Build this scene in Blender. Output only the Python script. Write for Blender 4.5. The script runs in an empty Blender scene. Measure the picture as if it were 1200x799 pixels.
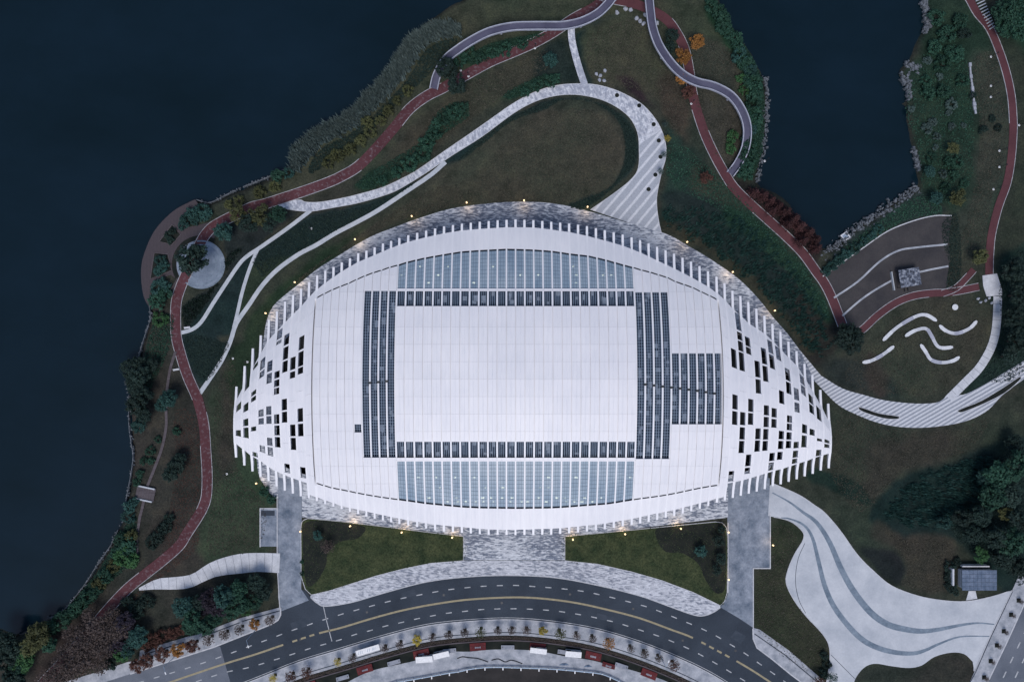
import bpy, math, random
import numpy as np
from mathutils import Vector, noise
from mathutils.geometry import tessellate_polygon

random.seed(7)
rng = np.random.default_rng(7)
sc = bpy.context.scene
S = 0.3            # metres per photograph pixel on the ground
H = 280.0          # drone altitude

# ------------------------------------------------------------------ camera
cam = bpy.data.cameras.new("camera")
cam.sensor_width = 36.0
cam.lens = 28.0
cam.clip_start = 1.0
cam.clip_end = 9000.0
camo = bpy.data.objects.new("camera", cam)
camo.location = (0, 0, H)
sc.collection.objects.link(camo)
sc.camera = camo
# ------------------------------------------------------------------ sky and sun (overcast dusk)
SUN_EL, SUN_AZ = math.radians(62), math.radians(184)
w = bpy.data.worlds.new("World")
sc.world = w
w.use_nodes = True
nt = w.node_tree
sky = nt.nodes.new("ShaderNodeTexSky")
sky.sky_type = 'NISHITA'
sky.sun_disc = False
sky.sun_elevation = SUN_EL
sky.sun_rotation = SUN_AZ
sky.air_density = 1.0
sky.dust_density = 1.5
sky.ozone_density = 2.0
nt.links.new(sky.outputs[0], nt.nodes["Background"].inputs[0])
nt.nodes["Background"].inputs[1].default_value = 0.085
sun = bpy.data.lights.new("sun", 'SUN')
sun.energy = 1.35
sun.angle = math.radians(25)
sun.color = (1.0, 0.96, 0.92)
suno = bpy.data.objects.new("sun", sun)
d = Vector((math.sin(SUN_AZ) * math.cos(SUN_EL), math.cos(SUN_AZ) * math.cos(SUN_EL), math.sin(SUN_EL)))
suno.rotation_euler = d.to_track_quat('Z', 'Y').to_euler()
suno.location = (0, 0, 200)
sc.collection.objects.link(suno)
sc.view_settings.view_transform = 'Standard'
sc.view_settings.look = 'None'
sc.view_settings.gamma = 1.0
sc.view_settings.exposure = 0.48

# ------------------------------------------------------------------ helpers
def G(u, v, z=0.0):
    """surveyed map position (photo pixel) of a point at height z -> metres"""
    k = (H - z) / H
    return ((u - 600.0) * S * k, (399.5 - v) * S * k, z)

def tagit(o, label=None, cat=None, group=None, kind=None):
    if label: o["label"] = label
    if cat: o["category"] = cat
    if group: o["group"] = group
    if kind: o["kind"] = kind
    return o

def mesh(name, vs, fs, mat=None, smooth=False):
    m = bpy.data.meshes.new(name)
    m.from_pydata([tuple(p) for p in vs], [], fs)
    if mat: m.materials.append(mat)
    if smooth:
        m.polygons.foreach_set('use_smooth', [True] * len(m.polygons))
    m.update()
    return m

def link(name, me, parent=None, **kw):
    o = bpy.data.objects.new(name, me)
    sc.collection.objects.link(o)
    if parent: o.parent = parent
    return tagit(o, **kw)

def obj(name, vs, fs, mat, parent=None, smooth=False, **kw):
    return link(name, mesh(name, vs, fs, mat, smooth), parent, **kw)

def empty(name, loc=(0, 0, 0), rz=0, sc_=1.0, **kw):
    o = link(name, None, **kw)
    o.location = loc
    o.rotation_euler = (0, 0, rz)
    o.scale = (sc_, sc_, sc_)
    return o

class MB:
    """collects simple solids into one mesh"""
    def __init__(s): s.v, s.f = [], []
    def quad8(s, p):
        n = len(s.v); s.v += [tuple(q) for q in p]
        s.f += [(n+3, n+2, n+1, n), (n+4, n+5, n+6, n+7), (n, n+1, n+5, n+4), (n+1, n+2, n+6, n+5), (n+2, n+3, n+7, n+6), (n+3, n, n+4, n+7)]
    def box(s, x0, y0, z0, x1, y1, z1):
        s.quad8([(x0,y0,z0),(x1,y0,z0),(x1,y1,z0),(x0,y1,z0),(x0,y0,z1),(x1,y0,z1),(x1,y1,z1),(x0,y1,z1)]); return s
    def bar(s, a, b, wd, hg):
        """box from a to b (top centre line), width wd, hanging hg below"""
        a, b = Vector(a), Vector(b)
        t = (b - a); n = Vector((-t.y, t.x, 0))
        n = n.normalized() * wd / 2 if n.length > 1e-6 else Vector((wd/2, 0, 0))
        dz = Vector((0, 0, hg))
        s.quad8([a-n-dz, b-n-dz, b+n-dz, a+n-dz, a-n, b-n, b+n, a+n]); return s
    def tube(s, a, b, r0, r1, n=6, cap=True):
        a, b = Vector(a), Vector(b); t = (b - a).normalized()
        x = t.orthogonal().normalized(); y = t.cross(x); k = len(s.v)
        for p, r in ((a, r0), (b, r1)):
            for i in range(n):
                an = 2*math.pi*i/n
                s.v.append(tuple(p + (x*math.cos(an) + y*math.sin(an)) * r))
        s.f += [(k+i, k+(i+1) % n, k+n+(i+1) % n, k+n+i) for i in range(n)]
        if cap: s.f += [tuple(range(k+n-1, k-1, -1)), tuple(range(k+n, k+2*n))]
        return s
    def disc(s, c, r, z0, z1, n=24):
        return s.tube((c[0], c[1], z0), (c[0], c[1], z1), r, r, n)
    def build(s, name, mat, parent=None, **kw): return obj(name, s.v, s.f, mat, parent, **kw)

def cr(pts, closed=False, n=6):
    """Catmull-Rom through points"""
    P = [np.array(p, float) for p in pts]; L = len(P); out = []
    for i in range(L if closed else L-1):
        p1, p2 = P[i], P[(i+1) % L]
        p0 = P[(i-1) % L] if (closed or i > 0) else 2*p1 - p2
        p3 = P[(i+2) % L] if (closed or i < L-2) else 2*p2 - p1
        for k in range(n):
            t = k/n
            out.append(0.5*((2*p1) + (p2-p0)*t + (2*p0-5*p1+4*p2-p3)*t*t + (3*p1-p0-3*p2+p3)*t**3))
    if not closed: out.append(P[-1])
    return [tuple(p) for p in out]

_lev = [0]
def level():
    _lev[0] += 1
    return 0.06 + _lev[0]*0.004

def sheet(name, uv, mat, z=None, holes=(), skirt=0.25, parent=None, kind='structure', **kw):
    if z is None: z = level()
    loops = [[Vector(G(u, v)[:2] + (z,)) for u, v in l] for l in [uv] + list(holes)]
    tris = tessellate_polygon(loops)
    vs = [p for l in loops for p in l]; fs = []
    for t in tris:
        a, b, c = (vs[i] for i in t)
        fs.append(t if (b-a).cross(c-a).z > 0 else (t[0], t[2], t[1]))
    n = len(vs); top = list(vs)
    vs = top + [p - Vector((0, 0, skirt)) for p in top]
    o = 0
    for l in loops:
        for i in range(len(l)):
            a, b = o+i, o+(i+1) % len(l)
            fs.append((a, b, n+b, n+a))
        o += len(l)
    return obj(name, vs, fs, mat, parent, kind=kind if not parent else None, **kw)

def offset_line(uv, off, closed=False):
    out = []
    L = len(uv)
    for i in range(L):
        a = np.array(uv[i-1] if (closed or i > 0) else uv[i]); b = np.array(uv[(i+1) % L] if (closed or i < L-1) else uv[i])
        t = (b-a)/max(1e-6, np.linalg.norm(b-a)); n = np.array((-t[1], t[0]))
        of = off[i] if hasattr(off, '__len__') else off
        out.append(tuple(np.array(uv[i]) + n*of))
    return out

def ribbon(name, uv, wl, wr, mat, z=None, th=0.25, parent=None, kind='structure', zf=None, **kw):
    """strip along map line uv from -wl to +wr pixels; zf(i/n) gives a height"""
    if z is None: z = level()
    A, B = offset_line(uv, -wl if not hasattr(wl, '__len__') else [-q for q in wl]), offset_line(uv, wr)
    vs, fs = [], []
    n = len(uv)
    for i in range(n):
        zz = z + (zf(i/(n-1)) if zf else 0)
        base = zz if zf else 0
        for (u, v) in (A[i], B[i]):
            x, y, _ = G(u, v, base); vs.append((x, y, zz)); vs.append((x, y, zz-th))
    for i in range(n-1):
        a = i*4; b = a+4
        fs += [(a, a+2, b+2, b), (a+1, b+1, b+3, a+3), (a, b, b+1, a+1), (a+2, a+3, b+3, b+2)]
    fs += [(0, 1, 3, 2), (4*n-4, 4*n-2, 4*n-1, 4*n-3)]
    # orient upward
    p = [Vector(q) for q in (vs[0], vs[2], vs[6])]
    if (p[1]-p[0]).cross(p[2]-p[0]).z < 0: fs = [tuple(reversed(f)) for f in fs]
    return obj(name, vs, fs, mat, parent, kind=kind if not parent else None, **kw)

def resample(uv, step):
    P = np.array(uv, float); d = np.r_[0, np.cumsum(np.hypot(*np.diff(P, axis=0).T))]
    n = max(1, int(round(d[-1]/step))); s = np.linspace(0, d[-1], n+1)
    return list(zip(np.interp(s, d, P[:, 0]), np.interp(s, d, P[:, 1])))

def sub(uv, step0, length, step):
    """short pieces of a line: [(piece)...] of 'length' every 'step'"""
    P = np.array(uv, float); d = np.r_[0, np.cumsum(np.hypot(*np.diff(P, axis=0).T))]
    out = []; s = step0
    while s + length < d[-1]:
        q = np.linspace(s, s+length, 4)
        out.append(list(zip(np.interp(q, d, P[:, 0]), np.interp(q, d, P[:, 1])))); s += step
    return out

# ------------------------------------------------------------------ materials
def mat_new(name):
    m = bpy.data.materials.new(name); m.use_nodes = True
    nt = m.node_tree; b = nt.nodes["Principled BSDF"]
    return m, nt, b

def N(nt, t, **kw):
    n = nt.nodes.new(t)
    for k, v in kw.items():
        if hasattr(n, k): setattr(n, k, v)
        else: n.inputs[k].default_value = v
    return n

def ramp(nt, fac, stops):
    r = nt.nodes.new("ShaderNodeValToRGB")
    while len(r.color_ramp.elements) < len(stops): r.color_ramp.elements.new(0.5)
    for e, (p, c) in zip(r.color_ramp.elements, stops):
        e.position = p; e.color = tuple(c) + (1,)
    nt.links.new(fac, r.inputs[0]); return r.outputs[0]

def mixc(nt, fac, a, b, mode='MIX'):
    m = nt.nodes.new("ShaderNodeMix"); m.data_type = 'RGBA'; m.blend_type = mode
    for i, q in ((0, fac), (6, a), (7, b)):
        if isinstance(q, (int, float)): m.inputs[i].default_value = q
        elif isinstance(q, tuple): m.inputs[i].default_value = q + (1,)
        else: nt.links.new(q, m.inputs[i])
    return m.outputs[2]

def wcoord(nt, scale=(1, 1, 1), rot=0):
    g = nt.nodes.new("ShaderNodeNewGeometry"); mp = nt.nodes.new("ShaderNodeMapping")
    mp.inputs[2].default_value = (0, 0, rot); mp.inputs[3].default_value = scale
    nt.links.new(g.outputs[0], mp.inputs[0]); return mp.outputs[0]

def noise_tex(nt, vec, scale, detail=4, rough=0.6):
    n = N(nt, "ShaderNodeTexNoise"); n.inputs['Scale'].default_value = scale
    n.inputs['Detail'].default_value = detail; n.inputs['Roughness'].default_value = rough
    nt.links.new(vec, n.inputs['Vector']); return n.outputs[0]

def bump(nt, b, h, strength=0.3, dist=0.1):
    n = N(nt, "ShaderNodeBump"); n.inputs['Strength'].default_value = strength; n.inputs['Distance'].default_value = dist
    nt.links.new(h, n.inputs['Height']); nt.links.new(n.outputs[0], b.inputs['Normal'])

def mottled(name, c0, c1, scale=0.5, rough=0.8, fine=6.0, spec=0.3, bmp=0.2, stretch=(1, 1, 1), rot=0, lo=.35, hi=.65, amp=.16):
    """two tones of one real surface, broken up by coarse and fine grain"""
    m, nt, b = mat_new(name)
    v = wcoord(nt, stretch, rot)
    a = noise_tex(nt, v, scale, 5, .65); f = noise_tex(nt, v, fine, 3, .7)
    col = ramp(nt, a, [(lo, c0), (hi, c1)])
    g = ramp(nt, f, [(.25, (1-amp,)*3), (.75, (1+amp,)*3)])
    c = mixc(nt, 1.0, col, g, 'MULTIPLY')
    nt.links.new(c, b.inputs['Base Color'])
    b.inputs['Roughness'].default_value = rough; b.inputs['Specular IOR Level'].default_value = spec
    if bmp: bump(nt, b, f, bmp, 0.05)
    return m

def plain(name, c, rough=0.6, metal=0, spec=.3, var=0.12, scale=1.5):
    m, nt, b = mat_new(name)
    f = noise_tex(nt, wcoord(nt), scale, 4, .6)
    g = ramp(nt, f, [(.3, tuple(q*(1-var) for q in c)), (.7, tuple(min(1, q*(1+var)) for q in c))])
    nt.links.new(g, b.inputs['Base Color'])
    b.inputs['Roughness'].default_value = rough; b.inputs['Metallic'].default_value = metal; b.inputs['Specular IOR Level'].default_value = spec
    return m

def emis(name, c, s):
    m, nt, b = mat_new(name)
    b.inputs['Base Color'].default_value = c + (1,)
    b.inputs['Emission Color'].default_value = c + (1,); b.inputs['Emission Strength'].default_value = s
    return m

def leafmat(name, c0, c1, rough=.7):
    m, nt, b = mat_new(name)
    g = nt.nodes.new("ShaderNodeNewGeometry"); oi = nt.nodes.new("ShaderNodeObjectInfo")
    col = ramp(nt, g.outputs['Random Per Island'], [(0, c0), (1, c1)])
    hv = N(nt, "ShaderNodeHueSaturation")
    mr = N(nt, "ShaderNodeMapRange"); mr.inputs[3].default_value = .75; mr.inputs[4].default_value = 1.3
    nt.links.new(oi.outputs['Random'], mr.inputs[0]); nt.links.new(mr.outputs[0], hv.inputs['Value'])
    nt.links.new(col, hv.inputs['Color']); nt.links.new(hv.outputs[0], b.inputs['Base Color'])
    b.inputs['Roughness'].default_value = rough; b.inputs['Specular IOR Level'].default_value = .2
    return m

M = {}
def paving(name, cl, cd, sx, sy, rot, thr=.5, wob=.35, seam=True):
    """mosaic paving: small cut setts, light and dark ones laid in drifting streaks"""
    m, nt, b = mat_new(name)
    v = wcoord(nt, (1, 1, 1), rot)
    wn = N(nt, "ShaderNodeTexNoise"); wn.inputs['Scale'].default_value = .12; nt.links.new(v, wn.inputs['Vector'])
    av = N(nt, "ShaderNodeVectorMath", operation='SCALE'); nt.links.new(wn.outputs[1], av.inputs[0]); av.inputs['Scale'].default_value = wob*8
    ad = N(nt, "ShaderNodeVectorMath", operation='ADD'); nt.links.new(v, ad.inputs[0]); nt.links.new(av.outputs[0], ad.inputs[1])
    mp = N(nt, "ShaderNodeMapping"); mp.inputs[3].default_value = (sx, sy, 1); nt.links.new(ad.outputs[0], mp.inputs[0])
    n1 = noise_tex(nt, mp.outputs[0], 1.0, 3, .6)
    n2 = noise_tex(nt, v, .045, 3, .5)
    mm = N(nt, "ShaderNodeMath", operation='MULTIPLY_ADD'); nt.links.new(n2, mm.inputs[0]); mm.inputs[1].default_value = .5; nt.links.new(n1, mm.inputs[2])
    mid = tuple((a+c)/2 for a, c in zip(cl, cd))
    col = ramp(nt, mm.outputs[0], [(thr-.085, cd), (thr, mid), (thr+.075, cl)])
    bt = N(nt, "ShaderNodeTexBrick"); bt.inputs['Scale'].default_value = 1.0
    bt.inputs['Color1'].default_value = (.82, .82, .84, 1); bt.inputs['Color2'].default_value = (1.1, 1.1, 1.1, 1); bt.inputs['Mortar'].default_value = (.6, .6, .62, 1)
    bt.inputs['Mortar Size'].default_value = .02; bt.inputs['Brick Width'].default_value = 1.2; bt.inputs['Row Height'].default_value = .6
    nt.links.new(v, bt.inputs['Vector'])
    c = mixc(nt, 1.0, col, bt.outputs[0], 'MULTIPLY')
    nt.links.new(c, b.inputs['Base Color']); b.inputs['Roughness'].default_value = .75; b.inputs['Specular IOR Level'].default_value = .25
    return m

def striped(name, cl, cd, period, rot, duty=.5, soft=.08):
    m, nt, b = mat_new(name)
    v = wcoord(nt, (1, 1, 1), rot)
    wv = N(nt, "ShaderNodeTexWave", wave_type='BANDS', bands_direction='X', wave_profile='SIN')
    wv.inputs['Scale'].default_value = 2*math.pi/(20*period); wv.inputs['Distortion'].default_value = .6; wv.inputs['Detail'].default_value = 2; wv.inputs['Detail Scale'].default_value = .6
    nt.links.new(v, wv.inputs['Vector'])
    col = ramp(nt, wv.outputs[1], [(duty-soft, cd), (duty+soft, cl)])
    g = ramp(nt, noise_tex(nt, v, 2.2, 4, .7), [(.3, (.8,)*3), (.7, (1.15,)*3)])
    nt.links.new(mixc(nt, 1, col, g, 'MULTIPLY'), b.inputs['Base Color']); b.inputs['Roughness'].default_value = .75
    return m

LT, DK = (.60, .62, .66), (.155, .18, .235)
M['mosaic'] = paving('mosaic paving', LT, DK, .55, 1.9, 0, .755)
M['mosaic_walk'] = paving('mosaic sidewalk paving', (.58, .59, .63), (.23, .25, .30), .55, 1.9, .1, .715)
M['promenade'] = striped('promenade stone bands', (.56, .57, .61), (.27, .29, .34), 1.25, math.radians(60), .42, .2)
M['loop'] = paving('loop path paving', (.62, .63, .67), (.36, .38, .44), 1.3, .5, math.radians(-20), .73)
M['loop_band'] = striped('loop path diagonal bands', (.60, .61, .65), (.37, .39, .44), 2.9, math.radians(40), .80, .12)
M['thin'] = mottled('pale footpath concrete', (.40, .43, .47), (.52, .54, .58), .4)
M['slab'] = mottled('white stone slab', (.46, .47, .51), (.60, .61, .65), .35, fine=3)
M['concrete'] = mottled('wave plaza concrete', (.39, .415, .46), (.56, .575, .61), .12, fine=1.5, lo=.3, hi=.7, amp=.07)
M['drive'] = mottled('driveway concrete', (.085, .115, .16), (.33, .36, .42), .22, fine=1.4, lo=.3, hi=.72, amp=.2)
M['asphalt'] = mottled('asphalt', (.017, .026, .041), (.037, .050, .071), .07, fine=2.2, lo=.3, hi=.7, spec=.4, amp=.24)
M['slate_patch'] = mottled('asphalt repair', (.030, .042, .060), (.050, .062, .084), .3, fine=3)
M['asphalt_old'] = mottled('worn pale asphalt', (.10, .115, .145), (.15, .165, .20), .08, fine=3)
M['kerb'] = mottled('kerb stone', (.42, .43, .46), (.58, .58, .61), .8)
M['line_white'] = mottled('white road paint', (.30, .31, .33), (.52, .53, .55), 1.2)
M['line_yellow'] = mottled('yellow road paint', (.27, .23, .15), (.36, .31, .20), .8)
M['sidewalk'] = mottled('pale sidewalk tiles', (.24, .26, .30), (.45, .46, .50), .3, fine=4)
M['red'] = mottled('red running track rubber', (.070, .024, .029), (.112, .040, .047), .12, fine=3, lo=.3, hi=.7)
m, nt, b = mat_new('worn red running track')
v = wcoord(nt); n_ = noise_tex(nt, v, .12, 5, .65); f_ = noise_tex(nt, v, .9, 6, .75)
c = ramp(nt, n_, [(.3, (.068, .025, .030)), (.7, (.108, .042, .049))])
c = mixc(nt, ramp(nt, f_, [(.53, (0, 0, 0)), (.72, (.8,)*3)]), c, (.23, .20, .22))
nt.links.new(c, b.inputs['Base Color']); b.inputs['Roughness'].default_value = .85; b.inputs['Specular IOR Level'].default_value = .2
M['red_worn'] = m
M['track_edge'] = mottled('white track edging', (.24, .24, .27), (.48, .48, .50), .6)
M['bridge'] = mottled('violet grey bridge deck', (.062, .062, .105), (.10, .10, .155), .15, fine=4)
M['parapet'] = mottled('pale bridge parapet', (.30, .31, .38), (.42, .43, .50), .4)
M['brick'] = striped('brown deck boards', (.060, .045, .052), (.040, .032, .040), .5, 0, .5, .3)
M['round'] = mottled('pale round plaza stone', (.12, .155, .21), (.27, .315, .385), .10, fine=2)
M['terrace_dark'] = mottled('dark terrace ground', (.034, .032, .036), (.056, .051, .052), .12, fine=2)
M['stripe'] = mottled('blue grey stone stripe', (.10, .14, .19), (.24, .29, .35), .25, fine=1.5, lo=.3, hi=.7)
M['lawn'] = mottled('front lawn grass', (.013, .027, .013), (.066, .076, .036), .2, fine=1.6, spec=.1, bmp=.8, amp=.5, lo=.3, hi=.7)
M['bed'] = mottled('dark planted soil', (.010, .014, .013), (.024, .026, .022), .3, fine=4, spec=.1, bmp=.6)
M['brownbed'] = mottled('brown leaf litter', (.030, .020, .018), (.055, .036, .030), .3, fine=4, spec=.1, bmp=.6)
M['soil'] = mottled('bare dark soil', (.014, .013, .014), (.034, .030, .030), .15, fine=2.5, bmp=.6)
M['timber'] = mottled('grey brown timber', (.070, .058, .066), (.11, .095, .105), .6, stretch=(.3, 2, 1))
M['stone'] = mottled('grey shore stone', (.04, .05, .06), (.17, .185, .21), .9, fine=5)
M['bark'] = mottled('bark', (.030, .025, .022), (.060, .050, .043), 2)
M['dark_metal'] = plain('dark metal', (.035, .037, .042), .45, .6)
M['white_metal'] = plain('white painted metal', (.72, .72, .74), .4)
M['blue_metal'] = plain('pale blue painted metal', (.30, .40, .52), .4)
M['white_wall'] = plain('white render', (.62, .63, .66), .7)
M['red_board'] = mottled('red banner cloth', (.085, .014, .018), (.15, .024, .026), .5)
M['grey_board'] = mottled('grey board', (.26, .28, .33), (.40, .41, .46), .5)
M['lamp'] = emis('lit warm lamp', (1.0, .66, .30), 1.5)
M['lamp_white'] = emis('lit indoor lamp', (.95, 1.0, .74), 2.6)
M['pink'] = plain('pale box', (.55, .55, .58), .6)

L_ = dict(dark=((.007, .018, .016), (.022, .042, .034)), green=((.009, .034, .024), (.030, .082, .052)), bright=((.016, .055, .024), (.050, .120, .042)),
          teal=((.010, .036, .034), (.034, .088, .076)), pale=((.030, .055, .052), (.078, .115, .106)), reed=((.065, .10, .10), (.17, .225, .215)), olive=((.036, .044, .020), (.085, .090, .036)),
          orange=((.14, .060, .018), (.30, .140, .036)), yellow=((.25, .19, .035), (.50, .40, .070)), redbrown=((.026, .011, .013), (.062, .026, .026)),
          rust=((.048, .022, .018), (.100, .046, .034)), twig=((.052, .041, .038), (.105, .080, .072)), grass=((.020, .036, .018), (.062, .078, .036)), dry=((.036, .037, .027), (.088, .082, .062)), purple=((.016, .013, .022), (.036, .030, .042)))
for k, (a, c) in L_.items(): M['leaf_'+k] = leafmat(k+' foliage', a, c)

# ================================================================== SETTING: water and land
LAKE_W = cr([(519,11),(501,24),(485,37),(473,54),(465,70),(449,90),(431,111),(416,127),(407,135),(382,147),(357,162),(345,178),(342,195),(334,199),(311,209),(285,219),(275,223),(246,237),(228,235),(202,247),(181,270),(168,300),(165,324),(168,346),(174,359),(176,374),(168,397),(161,421),(153,435),(147,449),(151,465),(151,495),(154,518),(156,535),(153,558),(149,579),(146,595),(144,609),(137,622),(129,639),(114,661),(101,682),(82,706),(64,722),(40,732),(27,742),(14,742),(0,738)], n=3)
LAKE_W = [(560,-14)] + LAKE_W + [(-60,730),(-400,760),(-2500,900),(-2500,-1500),(-200,-1500),(560,-600)]
LAKE_E = cr([(845,0),(852,20),(865,37),(877,55),(887,72),(895,87),(899,112),(897,150),(892,185),(888,214),(904,222),(924,236),(936,254),(944,262),(958,272),(960,288),(976,291),(990,280),(1000,270),(1020,257),(1040,242),(1060,229),(1076,219),(1076,206),(1072,188),(1070,174),(1066,156),(1062,136),(1063,126),(1056,121),(1066,114),(1061,100),(1054,84),(1063,72),(1070,61),(1078,42),(1087,30),(1085,16),(1082,0)], n=3)
LAKE_E = LAKE_E + [(1070,-120),(1100,-600),(1000,-1400),(800,-1400),(780,-500),(820,-100)]

def sdist(px, py, poly):
    """signed distance (map pixels), positive inside"""
    P = np.array(poly, float); Q = np.roll(P, -1, axis=0)
    best = np.full(px.shape, 1e18); ins = np.zeros(px.shape, bool)
    for (ax, ay), (bx, by) in zip(P, Q):
        ex, ey = bx-ax, by-ay
        t = np.clip(((px-ax)*ex+(py-ay)*ey)/(ex*ex+ey*ey+1e-9), 0, 1)
        best = np.minimum(best, (px-ax-t*ex)**2 + (py-ay-t*ey)**2)
        c = (ay > py) != (by > py)
        with np.errstate(divide='ignore', invalid='ignore'):
            ins ^= c & (px < ex*(py-ay)/(ey if ey else 1e-9) + ax)
    dd = np.sqrt(best)
    return np.where(ins, dd, -dd)

def far_axis(a, b, step):
    mid = list(np.arange(a, b+step/2, step)); out = []; d_ = step
    lo, hi = [], []
    while d_ < 2500:
        d_ *= 1.5; lo.append(a - d_); hi.append(b + d_)
    return np.array(lo[::-1] + mid + hi)

us, vs_ = far_axis(-30, 1230, 2.6), far_axis(-30, 830, 2.6)
UU, VV = np.meshgrid(us, vs_)
def nfield(sc_, seed, octs=3):
    """cheap smooth value noise on the grid"""
    tot = np.zeros(UU.shape); amp = 1; r = np.random.default_rng(seed)
    for o in range(octs):
        tab = r.random((64, 64))
        x = (UU/sc_*(2**o)) % 64; y = (VV/sc_*(2**o)) % 64
        xi, yi = x.astype(int), y.astype(int); fx, fy = x-xi, y-yi
        fx, fy = fx*fx*(3-2*fx), fy*fy*(3-2*fy); xj, yj = (xi+1) % 64, (yi+1) % 64
        tot += amp*((tab[yi, xi]*(1-fx)+tab[yi, xj]*fx)*(1-fy) + (tab[yj, xi]*(1-fx)+tab[yj, xj]*fx)*fy - .5); amp *= .5
    return tot
sd = np.maximum(sdist(UU, VV, LAKE_W), sdist(UU, VV, LAKE_E))
wob = nfield(14, 3)
land_d = -sd + wob*2.5
inside = (UU > -29) & (UU < 1229) & (VV > -29) & (VV < 829)
Z = -2.6 + 2.6*np.clip((land_d + 5)/10, 0, 1)**1.0
Z = np.clip(Z, -2.6, 0)
Z = Z + np.where(land_d > 6, nfield(30, 5)*.02, nfield(6, 6)*.25)

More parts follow.
